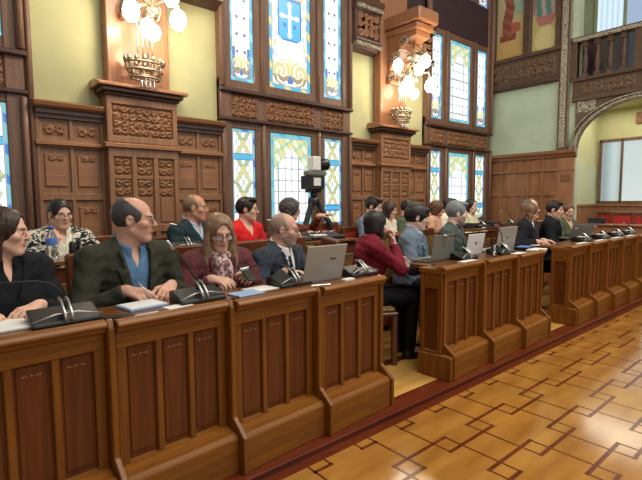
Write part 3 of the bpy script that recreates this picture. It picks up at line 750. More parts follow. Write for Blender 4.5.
def hand(F, W, f, nrm, right, curl, s, thumb=.5, k=.005):
    f = unit(f); nrm = unit(nrm-f*np.dot(nrm, f)); sd = np.cross(f, nrm)*(1 if right else -1)
    kn = []
    F.cone(W-f*.02, W+f*.03, .024*s, .024*s, .015)
    for i, (o, l) in enumerate(((.030, .092), (.010, .096), (-.011, .091), (-.030, .082))):
        K = W+f*l*s+sd*o*s-nrm*.004; kn.append(K); F.cone(W+f*.02*s+sd*o*.6*s, K, .0145*s, .0115*s, .012)
    for i, (K, L) in enumerate(zip(kn, (.072, .080, .074, .060))):
        d = unit(f+sd*(.10-.07*i)); a = K; cu = curl*(1+.12*i)
        for l, an, r0, r1 in ((.45, 42, .0098, .0090), (.31, 50, .0090, .0082), (.24, 32, .0082, .0070)):
            t = math.radians(an*cu); ax = np.cross(d, nrm); ax = unit(ax); d2 = d*math.cos(t)+np.cross(ax, d)*math.sin(t)
            if np.dot(d2, nrm) < np.dot(d, nrm): d2 = d*math.cos(t)-np.cross(ax, d)*math.sin(t)
            d = unit(d2); b = a+d*L*l*s; F.cone(a, b, r0*s, r1*s, k); a = b
    a = W+f*.022*s+sd*.026*s+nrm*.006; d = unit(f*.65+sd*.75+nrm*.25)
    for l, r0, r1, tw in ((.042, .0155, .0125, 0), (.033, .0120, .0105, .45*thumb+.3), (.027, .0105, .0085, .4*thumb)):
        d = unit(d*(1-tw)+(f*.9+nrm*.55-sd*.25)*tw); b = a+d*l*s; F.cone(a, b, r0*s, r1*s, .007); a = b

def ik(S, W, a, b, pole):
    v = W-S; L = np.linalg.norm(v); mx = a+b-.004
    if L > mx: W = S+v*(mx/L); v = W-S; L = mx
    u = v/L; x = (a*a-b*b+L*L)/(2*L); h = math.sqrt(max(a*a-x*x, 0)); p = unit(pole-u*np.dot(pole, u)); return S+u*x+p*h, W

def person(label, pos, head, hyaw, pitch=0, roll=0, sex='m', s=1.0, lean=.08, side=0, seat=.46, hands=None, skin=None, hair='short', hc='brown', top='jacket', cloth=None, shirt=None, tie=None, lapel=True,
           beard=None, glasses=None, vox=.007, headup=0, group=None, vopen=.16, legs=True, extra=None, hx=0, collar=True, belly=0):
    X0, Y0, Z0 = pos; hr = math.radians(head-90); root = empty('person', (X0, Y0, Z0), hr); tag(root, label, 'person', group)
    Rw = rotz(-hr)
    def loc(p): return Rw @ (np.array(p, float)-np.array(pos, float))
    fem = sex == 'f'; wS = (.165 if fem else .192)*s
    H0 = V(0, 0, seat+.10*s); dr = unit(V(math.sin(side), math.sin(lean), math.cos(lean))); fwd = unit(V(0, 1, 0)-dr*dr[1]); rt = np.cross(fwd, dr)
    T = lambda x, y, t: H0+rt*x*s+fwd*y*s+dr*t*s
    N = T(0, -.005, .475); hyl = math.radians(hyaw-head)
    Rh = rotz(hyl) @ rotx(math.radians(pitch)) @ roty(math.radians(roll))
    hs = s*(.93 if fem else 1.0)
    HC = N + V(0, 0, .145*hs+headup) + unit(V(0, 1, 0))*.018*s + Rh @ V(0, .022, .0)*hs
    SH = {+1: T(wS/s, -.01, .415), -1: T(-wS/s, -.01, .415)}
    # arms
    arms = {}
    for sg in (1, -1):
        spec = (hands or {}).get('R' if sg == 1 else 'L')
        if spec is None: tgt = T(sg*.15, .36, .17); fd = V(-sg*.5, 1, -.1); nm = V(0, 0, -1); cu = .35
        else:
            tgt = loc(spec[0]) if not spec[4:] or spec[4] != 'l' else T(*spec[0]); fd = Rw @ np.array(spec[1], float) if not (spec[4:] and spec[4] == 'l') else V(*spec[1])
            nm = Rw @ np.array(spec[2], float) if not (spec[4:] and spec[4] == 'l') else V(*spec[2]); cu = spec[3]
        fd = unit(fd); Wt = tgt-fd*.07*s
        E, Wp = ik(SH[sg], Wt, .285*s, .25*s, V(sg*.75, -.25, -.8)); arms[sg] = (SH[sg], E, Wp, fd, nm, cu)
    lo = np.array([min(-.34*s, min(arms[q][i][0] for q in (1, -1) for i in (1, 2))-.15), -.28, 0]); hi = np.array([max(.34*s, max(arms[q][i][0] for q in (1, -1) for i in (1, 2))+.15), max(.62, max(arms[q][2][1] for q in (1, -1))+.2), HC[2]+.2*s])
    lo[1] = min(lo[1], HC[1]-.2)
    def torso(F, inf, neck=False):
        F.ell(T(0, 0, .0), np.array([.175, .135, .13])*s+inf, .05)
        F.ell(T(0, .012+belly*.3, .15), np.array([.145+belly*.3 if not fem else .13, .112+belly, .15])*s+inf, .06)
        F.ell(T(0, .0, .315), np.array([.165 if not fem else .145, .115, .16])*s+inf, .06)
        F.cone(SH[-1], SH[1], .062*s+inf, .062*s+inf, .05)
        for q in (1, -1): F.cone(T(q*.10, -.015, .43), T(q*.03, -.015, .495), .05*s+inf, .042*s+inf, .04)
        if fem:
            for q in (1, -1): F.ell(T(q*.068, .085, .27), np.array([.062, .055, .065])*s+inf, .04)
    hips = {q: V(q*.09*s, .02, seat+.085*s) for q in (1, -1)}; knees = {q: V(q*.10*s, .44*s, seat+.07) for q in (1, -1)}; ank = {q: V(q*.10*s, .42*s, .085) for q in (1, -1)}
    def legs_(F, inf):
        for q in (1, -1): F.cone(hips[q], knees[q], .082*s+inf, .056*s+inf, .03); F.cone(knees[q], ank[q], .053*s+inf, .038*s+inf, .03)
    # ---- head field
    def headf(X, Y, Z):
        p = [X-HC[0], Y-HC[1], Z-HC[2]]; x, y, z = [(Rh[0, i]*p[0]+Rh[1, i]*p[1]+Rh[2, i]*p[2])/hs for i in range(3)]
        return head_local(x, y, z)*hs
    def el(x, y, z, c, r):
        a, b, g = (x-c[0]), (y-c[1]), (z-c[2]); k0 = np.sqrt((a/r[0])**2+(b/r[1])**2+(g/r[2])**2); return k0*(k0-1)/(np.sqrt((a/r[0]**2)**2+(b/r[1]**2)**2+(g/r[2]**2)**2)+1e-9)
    def cp(x, y, z, a, b, ra, rb):
        a = np.array(a); ba = np.array(b)-a; h = np.clip(((x-a[0])*ba[0]+(y-a[1])*ba[1]+(z-a[2])*ba[2])/(ba@ba), 0, 1)
        return np.sqrt((x-a[0]-h*ba[0])**2+(y-a[1]-h*ba[1])**2+(z-a[2]-h*ba[2])**2)-(ra+(rb-ra)*h)
    def sm(a, b, k): h = np.maximum(k-np.abs(a-b), 0)/k; return np.minimum(a, b)-h*h*k*.25
    def ss(a, b, k): b = -b; h = np.maximum(k-np.abs(a-b), 0)/k; return np.maximum(a, b)+h*h*k*.25
    jw = .048 if fem else .056
    def head_local(x, y, z):
        ax = np.abs(x)
        d = el(x, y, z, (0, -.012, .035), (.075, .096, .085))
        d = sm(d, el(x, y, z, (0, .03, -.045), (jw+.004, .062, .072)), .03)
        d = sm(d, el(x, y, z, (0, .062, -.098), (.026, .024, .019)), .025)
        d = sm(d, cp(ax, y, z, (.052, -.005, -.05), (.02, .065, -.098), .017, .014), .02)
        d = sm(d, cp(ax, y, z, (.0, .083, .026), (.038, .072, .028), .011, .010), .015)
        d = sm(d, el(ax, y, z, (.042, .058, -.018), (.024, .024, .02)), .02)
        d = ss(d, el(ax, y, z, (.031, .099, .004), (.017, .018, .011)), .012)
        d = sm(d, el(ax, y, z, (.031, .074, .003), (.0155, .0155, .0125)), .004)
        d = sm(d, cp(x, y, z, (0, .088, .016), (0, .110, -.022), .0075, .0115), .012)
        d = sm(d, el(ax, y, z, (.0115, .099, -.026), (.008, .009, .007)), .006)
        d = sm(d, cp(ax, y, z, (0, .095, -.0515), (.021, .082, -.053), .0055, .003), .006)
        d = sm(d, cp(ax, y, z, (0, .0935, -.0615), (.018, .083, -.059), .0065, .004), .006)
        d = sm(d, el(ax, y, z, (.078, -.008, -.002), (.009, .019, .032)), .008)
        d = ss(d, el(ax, y, z, (.086, -.004, .002), (.006, .010, .016)), .006)
        return d
    hb = .15*hs
    # ---- body: one continuous surface
    F = Field(lo, hi, vox)
    torso(F, 0)
    F.cone(T(0, -.01, .42), HC+Rh @ V(0, -.025, -.05)*hs, .062*s, .050*s if fem else .057*s, .03)
    for q in (1, -1):
        S_, E, Wp, fd, nm, cu = arms[q]
        F.cone(S_, E, .050*s, .040*s, .03); F.cone(E, Wp, .041*s, .027*s, .02); hand(F, Wp, fd, np.array(nm, float), q == 1, cu, s*(.92 if fem else 1))
    if legs:
        legs_(F, 0)
        for q in (1, -1): F.cone(ank[q], ank[q]+V(0, .13, -.045)*s, .036*s, .03*s, .02)
    F.add(headf, HC-hb, HC+hb, .018, mg=.02)
    vs, fs = F.mesh(); mid = vs[fs].mean(1)
    hl = ((mid-HC) @ Rh)/hs
    lips = (hl[:, 1] > .083) & (np.abs(hl[:, 0]) < .022) & (hl[:, 2] < -.0485) & (hl[:, 2] > -.068) & (np.linalg.norm(hl, axis=1) < .16)
    sk = SK[skin or 'fair']; body = mesh_obj('body', vs, fs, [sk, M['lips']], root, lips.astype(int), 1)
    hm = HAIR[hc]
    def H2L(p): return HC + Rh @ (np.asarray(p, float)*hs)
    # eyes and brows
    for q in (1, -1):
        b = MB(); bi = MB(); bb = MB(); mx = Matrix([list(Rh[0]*hs)+[HC[0]], list(Rh[1]*hs)+[HC[1]], list(Rh[2]*hs)+[HC[2]], [0, 0, 0, 1]])
        b.ball((q*.031, .0778, .003), (.0114, .0120, .0056), 12); bi.ball((q*.031, .0885, .003), (.0054, .0028, .0054), 10)
        bb.tube([(q*.017, .094, .020), (q*.031, .093, .025), (q*.046, .082, .021)], [.0032, .0038, .0024], 6)
        ey = b.xf(mx).build('eye', M['eye'], root); bi.xf(mx).build('iris', M['iris'], ey); bb.xf(mx).build('eyebrow', hm if hc not in ('white', 'sandy') else HAIR['greybrown'], root)
    # ---- hair
    def strand(x, y, z): return .0012*np.sin(np.arctan2(x, y+.02)*46+3*np.sin(z*40))+.0010*np.sin(np.arctan2(x, y+.02)*23+z*30)
    def shell(x, y, z, t): return el(x, y, z, (0, -.014, .034), (.075+t, .097+t, .086+t))
    def hairf(x, y, z):
        ax = np.abs(x); face = el(x, y, z, (0, .095, -.035), (.074, .070, .112)); ear = el(ax, y, z, (.085, .004, -.006), (.03, .021, .036))
        if hair == 'short':
            d = shell(x, y, z, .013); d = np.maximum(d, -(z+.055-.25*y)); d = ss(d, face, .01); d = ss(d, ear, .008); d = sm(d, el(x, y, z, (.015, .055, .102), (.055, .045, .024)), .02)
        elif hair == 'fringe':
            d = shell(x, y, z, .019); d = np.maximum(d, -(z+.06-.2*y)); d = ss(d, el(x, y, z, (0, .105, -.05), (.07, .066, .112)), .01); d = ss(d, ear, .008); d = sm(d, el(x, y, z, (.0, .075, .082), (.066, .036, .028)), .02)
        elif hair == 'bald':
            d = shell(x, y, z, .007); d = np.maximum(d, -(z+.055-.1*y)); d = ss(d, el(x, y, z, (0, .055, .095), (.070, .105, .085)), .012); d = ss(d, el(x, y, z, (0, .11, -.02), (.09, .085, .13)), .01); d = ss(d, ear, .006)
        elif hair == 'cropped':
            d = shell(x, y, z, .0045); d = np.maximum(d, -(z+.05-.1*y)); d = ss(d, el(x, y, z, (0, .075, .075), (.068, .095, .075)), .02); d = ss(d, el(x, y, z, (0, .11, -.02), (.09, .085, .13)), .01); d = ss(d, ear, .006)
        elif hair == 'long':
            d = shell(x, y, z, .016); d = ss(d, el(x, y, z, (0, .105, -.028), (.060, .066, .122)), .01)
            d = sm(d, el(x, y, z, (0, -.055, -.09), (.088, .060, .185)), .03)
            w = .006*np.sin(z*45)
            d = sm(d, cp(ax+w, y, z, (.070, .018, .05), (.090, .035, -.11), .022, .030), .02); d = sm(d, cp(ax+w, y, z, (.090, .035, -.11), (.086, .105, -.27), .034, .022), .02)
            d = ss(d, el(x, y, z, (0, .11, -.045), (.055, .075, .10)), .008)
        elif hair == 'straight':
            d = shell(x, y, z, .013); d = ss(d, el(x, y, z, (0, .105, -.02), (.068, .068, .120)), .01)
            d = sm(d, el(x, y, z, (0, -.05, -.07), (.078, .055, .150)), .03); d = sm(d, cp(ax, y, z, (.070, -.01, .04), (.078, -.005, -.14), .02, .018), .02)
        elif hair == 'bob':
            d = shell(x, y, z, .016); d = ss(d, el(x, y, z, (0, .105, -.04), (.062, .064, .115)), .01)
            d = sm(d, el(x, y, z, (0, -.03, -.045), (.092, .072, .10)), .03); d = sm(d, cp(ax, y, z, (.074, .015, .03), (.082, .028, -.10), .024, .020), .02)
            d = ss(d, el(x, y, z, (0, .11, -.045), (.058, .075, .10)), .008)
        elif hair == 'curly':
            d = shell(x, y, z, .026); d = sm(d, el(x, y, z, (0, -.03, -.05), (.095, .07, .08)), .03); d = ss(d, el(x, y, z, (0, .105, -.04), (.064, .066, .112)), .01)
            d = d+.008*np.sin(x*120+2)*np.sin(y*110)*np.sin(z*115)+.004*np.sin(x*230)*np.sin(z*240)
        else:   # tied back
            d = shell(x, y, z, .010); d = np.maximum(d, -(z+.065-.3*y)); d = ss(d, el(x, y, z, (0, .10, -.04), (.069, .066, .118)), .01); d = ss(d, ear, .006)
            d = sm(d, el(x, y, z, (0, -.118, .01), (.035, .03, .038)), .015)
        return d+(strand(x, y, z) if hair not in ('bald', 'cropped') else .3*strand(x, y, z))
    dn = .30 if hair in ('long', 'straight') else .16
    hv = max(.0045, vox*.8)/hs
    G = Field((-.16, -.17, -dn), (.16, .16, .16), hv); G.D = hairf(*G.grid(G.sl((-9, -9, -9), (9, 9, 9)))).astype('f')
    hv_, hf_ = G.mesh()
    if len(hf_): mesh_obj('hair', HC+(hv_*hs) @ Rh.T, hf_, [hm], root, None, 1)
    if beard:
        G = Field((-.09, -.02, -.14), (.09, .13, .0), hv); x, y, z = G.grid(G.sl((-9, -9, -9), (9, 9, 9)))
        d = head_local(x, y, z)-.0025; d = np.maximum(d, z+.03+.0*x); d = np.maximum(d, (z+.03)-(np.abs(x)-.03)*1.0+ (y-.06)*.6-.02)
        d = ss(d, el(x, y, z, (0, .095, -.056), (.022, .02, .0105)), .004); d = np.maximum(d, -(y-.0)); d = np.maximum(d, -(z+.118)); G.D = d.astype('f')
        v_, f_ = G.mesh()
        if len(f_): mesh_obj('beard', HC+(v_*hs) @ Rh.T, f_, [HAIR[beard]], root, None, 1)
    if glasses:
        g = MB(); ln = MB(); big = glasses == 'dark'
        rx, rz = (.025, .019) if big else (.023, .0155)
        for q in (1, -1):
            ring = []
            for t in np.linspace(0, 2*math.pi, 25)[:-1]:
                c_, s_ = math.cos(t), math.sin(t); ring.append((q*.033+rx*math.copysign(abs(c_)**.7, c_), .108-.006*abs(c_)-.0*q, .000+rz*math.copysign(abs(s_)**.7, s_)))
            g.tube(ring, .0026 if big else .0016, 6, closed=True)
            g.tube([(q*(.033+rx), .104, .006), (q*.076, .075, .008), (q*.081, -.01, .008), (q*.080, -.03, -.005)], .0020 if big else .0014, 6)
            ln.add([ring[i] for i in range(24)]+[(r[0], r[1]-.001, r[2]) for r in ring], [list(range(24)), list(range(24, 48))[::-1]]+[(i, 24+i, 24+(i+1) % 24, (i+1) % 24) for i in range(24)])
        g.tube([(-.009, .108, .004), (0, .113, .006), (.009, .108, .004)], .0018, 6)
        g.xf(mx); go = g.build('spectacles', M['specs'] if big else M['specs_thin'], root); ln.xf(mx); ln.build('lens', M['lens'], go)
    # ---- clothes
    cl = cloth
    def tcoords(X, Y, Z):
        px, py, pz = X-H0[0], Y-H0[1], Z-H0[2]
        return [(px*a[0]+py*a[1]+pz*a[2])/s for a in (rt, fwd, dr)]
    inf = {'jacket': .020, 'sweater': .014, 'blouse': .010}[top]
    J = Field(lo-.02, hi, vox*1.05); torso(J, inf)
    for q in (1, -1):
        S_, E, Wp, fd, nm, cu = arms[q]; e = E+(Wp-E)*(.93 if top != 'blouse' else .9)
        J.cone(S_, E, .056*s+inf*.6, .047*s+inf*.6, .03); J.cone(E, e, .046*s+inf*.6, .036*s+inf*.4, .02, True)
    q_all = J.sl((-9, -9, -9), (9, 9, 9)); X, Y, Z = J.grid(q_all); x, y, t = tcoords(X, Y, Z)
    wr = .0030*np.sin(Z*55+X*38+2*np.sin(Y*30))*np.sin(X*44-Y*36+Z*20)+.002*np.sin(Z*95+Y*60)
    J.D += wr.astype('f')
    if top == 'turtle' : pass
    J.add(lambda X, Y, Z: np.maximum(np.sqrt((X-N[0])**2+(Y-N[1]-.012)**2)-(.069*s), -(Z-N[2]+.035)), N-V(.1, .1, .06), N+V(.1, .1, .3), .01, 's')
    if top == 'jacket' and vopen is not None:
        w = np.clip((t-vopen)/(.47-vopen), 0, 1)**.8*.072-.004*(t < vopen)
        inV = np.maximum(np.abs(x)-w, vopen-t); old = J.D.copy()
        cut = np.where(y > 0, -inV*s, -1.0); J.D = np.maximum(J.D, cut).astype('f')
        if lapel:
            lp = np.maximum(np.maximum(old-.016, -(np.abs(x)-w)*s), (np.abs(x)-w-.020-.030*np.clip((t-vopen)/(.36-vopen), 0, 1)*(t < .385))*s)
            lp = np.maximum(lp, np.maximum(vopen-t, t-.48)*s); lp = np.where(y > .01, lp, 1.0); J.D = np.minimum(J.D, lp).astype('f')
    elif top in ('sweater', 'blouse') and vopen is not None:
        w = np.clip((t-vopen)/(.47-vopen), 0, 1)*.065; inV = np.maximum(np.abs(x)-w, vopen-t); J.D = np.maximum(J.D, np.where(y > 0, -inV*s, -1.0)).astype('f')
    if collar and top == 'jacket':
        ring = np.sqrt((np.sqrt((X-N[0])**2+(Y-N[1]-.01)**2)-.078*s)**2+((Z-N[2]-.020+.5*(Y-N[1]))*.45)**2)-.012; ring = np.where(y < .055, ring, 1.0); J.D = np.minimum(J.D, ring).astype('f')
    v_, f_ = J.mesh(); mesh_obj({'jacket': 'jacket', 'sweater': 'sweater', 'blouse': 'blouse'}[top], v_, f_, [CL[cl]], root, None, 1)
    if shirt:
        S2 = Field(T(0, 0, .0)-V(.25, .25, .1), T(0, 0, .55)+V(.25, .25, .1), vox); torso(S2, .0075)
        X, Y, Z = S2.grid(S2.sl((-9, -9, -9), (9, 9, 9))); x, y, t = tcoords(X, Y, Z)
        S2.D = np.maximum(np.maximum(S2.D, (np.abs(x)-.105)*s), np.maximum(-(y-.0)*s, np.maximum(.05-t, t-.50)*s)).astype('f')
        gap = np.where(tie is None, .030, .0)*np.clip((t-.37)/.1, 0, 1)-.003
        S2.D = np.maximum(S2.D, np.where(y > 0, -(np.abs(x)-gap)*s, -1)).astype('f')
        r_ = np.sqrt((X-N[0])**2+(Y-N[1]-.010)**2); hgt = Z-N[2]+.55*(Y-N[1]-.01)
        ring = np.maximum(np.abs(r_-.073*s)-.008, np.abs(hgt-.020)-.030); ring = np.where((np.abs(x) < (.022 if tie is None else .008)) & (y > 0), .02, ring); S2.D = np.minimum(S2.D, ring).astype('f')
        pts_ = np.where(y > 0.02, np.maximum(np.abs(np.abs(x)-.030)-.020, np.maximum(np.abs(t-.435)-.035-.3*(np.abs(x)-.03), S2.D*0+1.0)), 1.0)
        v_, f_ = S2.mesh(); mesh_obj('shirt', v_, f_, [CL[shirt]], root, None, 1)
    if tie:
        S3 = Field(T(0, 0, .0)-V(.25, .25, .1), T(0, 0, .55)+V(.25, .25, .1), vox*.8); torso(S3, .0125)
        X, Y, Z = S3.grid(S3.sl((-9, -9, -9), (9, 9, 9))); x, y, t = tcoords(X, Y, Z)
        w = .018+.022*np.clip((.40-t)/.3, 0, 1)
        S3.D = np.maximum(np.maximum(S3.D, (np.abs(x)-w)*s), np.maximum(-(y-.03)*s, np.maximum(.08-t, t-.445)*s)).astype('f')
        S3.ell(T(0, .058, .447), np.array([.019, .014, .02])*s, .01)
        v_, f_ = S3.mesh(); mesh_obj('tie', v_, f_, [CL[tie]], root, None, 1)
    if legs:
        L = Field((-.25, -.25, .02), (.25, .60, seat+.3), max(vox, .008)); L.ell(T(0, 0, .0), np.array([.180, .14, .12])*s+.006, .04); legs_(L, .010)
        X, Y, Z = L.grid(L.sl((-9, -9, -9), (9, 9, 9))); L.D += (.003*np.sin(Z*40+Y*35)*np.sin(X*50)).astype('f')
        v_, f_ = L.mesh(); mesh_obj('trousers', v_, f_, [CL['trousers']], root, None, 1)
        for q in (1, -1):
            P = Field(ank[q]-V(.08, .12, .1), ank[q]+V(.08, .24, .08), .008); P.ell(ank[q]+V(0, -.01, -.045), (.042, .055, .045), .02); P.ell(ank[q]+V(0, .09, -.055), (.046, .11, .035), .03)
            X, Y, Z = P.grid(P.sl((-9, -9, -9), (9, 9, 9))); P.D = np.maximum(P.D, .004-Z).astype('f')
            v_, f_ = P.mesh(); mesh_obj('shoe', v_, f_, [CL['shoe']], root, None, 1)
    if extra == 'turtle':
        P = Field(N-V(.12, .12, .1), N+V(.12, .12, .14), vox); P.cone(N-V(0, 0, .03), N*.45+.55*(HC+Rh @ V(0, -.02, -.06)*hs), .070*s, .062*s, .02, True)
        v_, f_ = P.mesh(); mesh_obj('rolled_collar', v_, f_, [CL[cl]], root, None, 1)
    if extra == 'scarf':
        P = Field(T(0, 0, .1)-V(.25, .2, .05), N+V(.25, .2, .14), vox)
        for a in np.linspace(0, 2*math.pi, 14): 
            c0 = N+V(.068*math.cos(a), .012+.062*math.sin(a), .012-.03*math.sin(a)); c1 = N+V(.068*math.cos(a+.46), .012+.062*math.sin(a+.46), .012-.03*math.sin(a+.46)); P.cone(c0, c1, .022, .022, .012)
        P.cone(T(-.02, .10, .44), T(-.05, .155, .20), .03, .036, .02); P.cone(T(.025, .10, .44), T(.04, .15, .16), .03, .036, .02)
        X, Y, Z = P.grid(P.sl((-9, -9, -9), (9, 9, 9))); P.D += (.003*np.sin(X*120+Z*40)).astype('f')
        v_, f_ = P.mesh(); mesh_obj('scarf', v_, f_, [CL['scarf']], root, None, 1)
    return root, dict(HC=HC, Rh=Rh, arms=arms, N=N)
bpy_last = [None]
M['lips'] = mat('lips', rgb(196, 130, 114), .45); M['specs_thin'] = mat('thin spectacle frame', rgb(86, 62, 50), .3, .4)
SK = {'fair': skinmat('skin fair', rgb(224, 178, 154)), 'warm': skinmat('skin warm', rgb(216, 166, 142)), 'pale': skinmat('skin pale', rgb(230, 190, 170)), 'tan': skinmat('skin tan', rgb(200, 148, 120))}
HAIR = {'black': hairmat('hair black', rgb(24, 20, 20), rgb(44, 36, 34)), 'dark': hairmat('hair dark brown', rgb(40, 26, 22), rgb(66, 44, 36)), 'brown': hairmat('hair brown', rgb(78, 50, 34), rgb(112, 76, 52)),
        'light': hairmat('hair light brown', rgb(112, 84, 62), rgb(152, 122, 96)), 'grey': hairmat('hair grey', rgb(88, 92, 96), rgb(140, 144, 146)), 'greybrown': hairmat('hair grey brown', rgb(70, 62, 58), rgb(104, 96, 90)),
        'darkgrey': hairmat('hair dark grey', rgb(52, 50, 50), rgb(86, 82, 82)), 'sandy': hairmat('hair sandy', rgb(116, 92, 68), rgb(146, 120, 94)), 'white': hairmat('stubble', rgb(150, 124, 110), rgb(180, 150, 134)), 'chestnut': hairmat('hair chestnut', rgb(86, 60, 44), rgb(128, 92, 68)), 'auburn': hairmat('hair auburn', rgb(100, 60, 36), rgb(146, 94, 60))}
CL = {'black': fabric('black cloth', rgb(24, 25, 30)), 'greenblazer': fabric('dark green tweed', rgb(46, 48, 40), rgb(64, 64, 52), .9, 90), 'blueshirt': fabric('blue denim shirt', rgb(78, 112, 150), rgb(100, 134, 170), .85),
      'maroon': fabric('maroon cloth', rgb(84, 44, 48), rgb(110, 60, 62)), 'scarf': noisy('pink and grey print', rgb(120, 84, 84), rgb(216, 190, 182), (40, 40, 40), .85, 2, 0, .42, .58), 'navy': fabric('dark grey blue suit', rgb(48, 54, 64), rgb(62, 68, 78)),
      'white': fabric('white shirt', rgb(222, 222, 220)), 'wine': fabric('wine red knit', rgb(106, 24, 40), rgb(130, 36, 52)), 'greysuit': fabric('blue grey suit', rgb(98, 112, 128), rgb(118, 132, 146)), 'paleblue': fabric('pale blue shirt', rgb(166, 186, 210)),
      'greygreen': fabric('dark grey green knit', rgb(66, 76, 72), rgb(84, 94, 88)), 'teal': fabric('dark teal sweater', rgb(30, 46, 52), rgb(40, 58, 62)), 'redshirt': fabric('bright red shirt', rgb(206, 30, 38), rgb(226, 48, 52)),
      'rust': fabric('rust brown top', rgb(110, 56, 40)), 'bluegrey': fabric('grey blue shirt', rgb(104, 124, 146), rgb(122, 142, 162)), 'offwhite': fabric('cream blouse', rgb(214, 210, 190)), 'paleyellow': fabric('pale yellow top', rgb(206, 208, 166)),
      'olive': fabric('olive patterned top', rgb(60, 70, 50), rgb(104, 112, 84), .9, 50), 'peach': fabric('peach top', rgb(196, 150, 126)), 'tiedark': fabric('dark tie', rgb(22, 26, 38)), 'tieblue': fabric('navy tie', rgb(40, 50, 84)), 'tiered': fabric('dark red tie', rgb(120, 34, 44)),
      'zebra': noisy('black and white print', rgb(22, 26, 28), rgb(216, 212, 196), (20, 20, 32), .8, 2, 0, .49, .53, dist=1.6), 'trousers': fabric('dark trousers', rgb(24, 25, 30)), 'shoe': mat('dark shoe', rgb(26, 22, 22), .4), 'vest': fabric('brown vest', rgb(92, 84, 66))}

P = []
DH = .83    # hands rest a little above the desk tops
def near():
    person('woman with shoulder-length dark hair in black at the left edge, looking right', (.235, 2.68, 0), -72, -22, -4, sex='f', s=1.0, lean=.10, hair='straight', hc='dark', cloth='black', top='jacket', shirt='black', vopen=.30, vox=.0058, skin='fair',
        hands={'R': ((.16, 2.30, DH+.01), (.6, -.7, -.1), (.1, .2, -1), .55), 'L': ((.30, 2.31, DH+.01), (-.75, -.65, -.1), (-.2, .1, -1), .5)}, lapel=False)
    r, k = person('bald man with glasses in a dark green blazer and blue shirt holding a pen', (.84, 2.68, 0), -84, -30, -2, s=1.04, lean=.10, hair='bald', hc='darkgrey', cloth='greenblazer', shirt='blueshirt', vopen=.10, vox=.0055, glasses='thin', skin='warm', belly=.02,
        hands={'R': ((.79, 2.335, DH+.012), (.55, -.8, -.2), (.35, .1, -.9), .62), 'L': ((.94, 2.345, DH+.01), (-.55, -.8, -.2), (-.3, .1, -.9), .5)})
    b = MB(); b.tube([(.835, 2.275, DH-.004), (.80, 2.32, DH+.05), (.775, 2.35, DH+.085)], .004, 8); tag(b.build('pen', M['silver']), 'silver pen held by the bald man in the green blazer', 'pen')
    person('woman with long light brown hair and dark glasses in a maroon jacket, looking down', (1.37, 2.68, 0), -95, -98, -14, sex='f', s=.99, seat=.425, lean=.20, hair='long', hc='light', cloth='maroon', top='jacket', shirt='scarf', extra='scarf', vopen=.12, vox=.0058, glasses='dark', skin='fair',
        hands={'L': ((1.44, 2.36, DH+.03), (-.5, -.8, .1), (-.6, .1, -.7), .6), 'R': ((1.27, 2.36, DH+.02), (.5, -.85, -.1), (.4, 0, -.9), .5)})
    b = MB(); b.box((-.036, -.005, -.07), (.036, .005, .07)); o = b.build('phone', M['black'], None, .003); o.location = (1.40, 2.305, DH+.06); o.rotation_euler = (math.radians(-55), .1, .2); tag(o, 'black phone in the hands of the long-haired woman in maroon', 'phone')
    person('bald bearded man with glasses in a dark suit, white shirt and black tie', (1.86, 2.70, 0), -72, -46, -6, s=.95, seat=.43, lean=.14, hair='cropped', hc='white', cloth='navy', shirt='white', tie='tiedark', vopen=.14, vox=.006, glasses='thin', beard='white', skin='warm',
        hands={'R': ((1.80, 2.36, DH+.01), (.4, -.9, -.1), (.2, 0, -1), .4), 'L': ((2.0, 2.38, DH+.03), (-.3, -.9, -.1), (-.2, 0, -1), .4)})
    person('woman with a dark bob in a wine red jumper turned away, hand at her chin', (2.68, 2.64, 0), -28, -16, -6, sex='f', s=.95, seat=.45, lean=.22, hair='bob', hc='black', cloth='wine', top='sweater', vopen=None, vox=.0065, skin='pale',
        hands={'R': ((2.91, 2.50, 1.02), (-.05, .15, 1), (-.8, .5, 0), .6), 'L': ((3.00, 2.50, .84), (.8, -.6, 0), (0, 0, -1), .4)})
    person('young man with dark fringe in a blue grey suit and navy tie', (3.43, 2.74, 0), -62, -44, -8, s=.98, seat=.45, lean=.08, hair='fringe', hc='black', cloth='greysuit', shirt='paleblue', tie='tieblue', vopen=.14, vox=.007, skin='pale')
    person('grey-haired bearded man in a dark grey green roll-neck', (4.10, 2.75, 0), -72, -44, -6, s=1.0, lean=.08, hair='short', hc='grey', cloth='greygreen', top='sweater', extra='turtle', vopen=None, vox=.0075, beard='white', skin='pale')
    person('woman with long chestnut hair in black, looking down at white papers', (5.40, 2.64, 0), -60, -66, -20, sex='f', s=1.0, lean=.14, hair='long', hc='chestnut', cloth='black', shirt='white', vopen=.30, vox=.0085, skin='fair',
        hands={'L': ((5.50, 2.33, DH), (.2, -1, -.1), (0, 0, -1), .4), 'R': ((5.30, 2.31, DH), (.5, -.9, -.1), (0, 0, -1), .4)}, lapel=False)
    person('man in a dark suit and red tie behind the long chestnut hair', (6.10, 2.92, 0), -70, -60, -4, s=1.03, lean=.05, hair='cropped', hc='greybrown', cloth='navy', shirt='white', tie='tiered', vopen=.14, vox=.009, skin='pale')
    person('dark-haired man in dark clothes, second from the end of the far row', (6.50, 2.78, 0), -75, -82, -8, s=1.0, lean=.08, hair='short', hc='black', cloth='black', vopen=.2, shirt='olive', vox=.009, skin='fair')
    person('brown-haired woman in an olive top holding a dark laptop lid', (6.92, 2.76, 0), -100, -128, -12, sex='f', s=.98, lean=.10, hair='tied', hc='brown', cloth='olive', top='blouse', vopen=.3, vox=.009, skin='fair',
        hands={'R': ((6.52, 2.36, DH+.06), (-.6, -.7, .1), (.3, .2, -.9), .4), 'L': ((6.82, 2.38, DH+.03), (-.6, -.8, 0), (0, 0, -1), .4)})
UP = .05
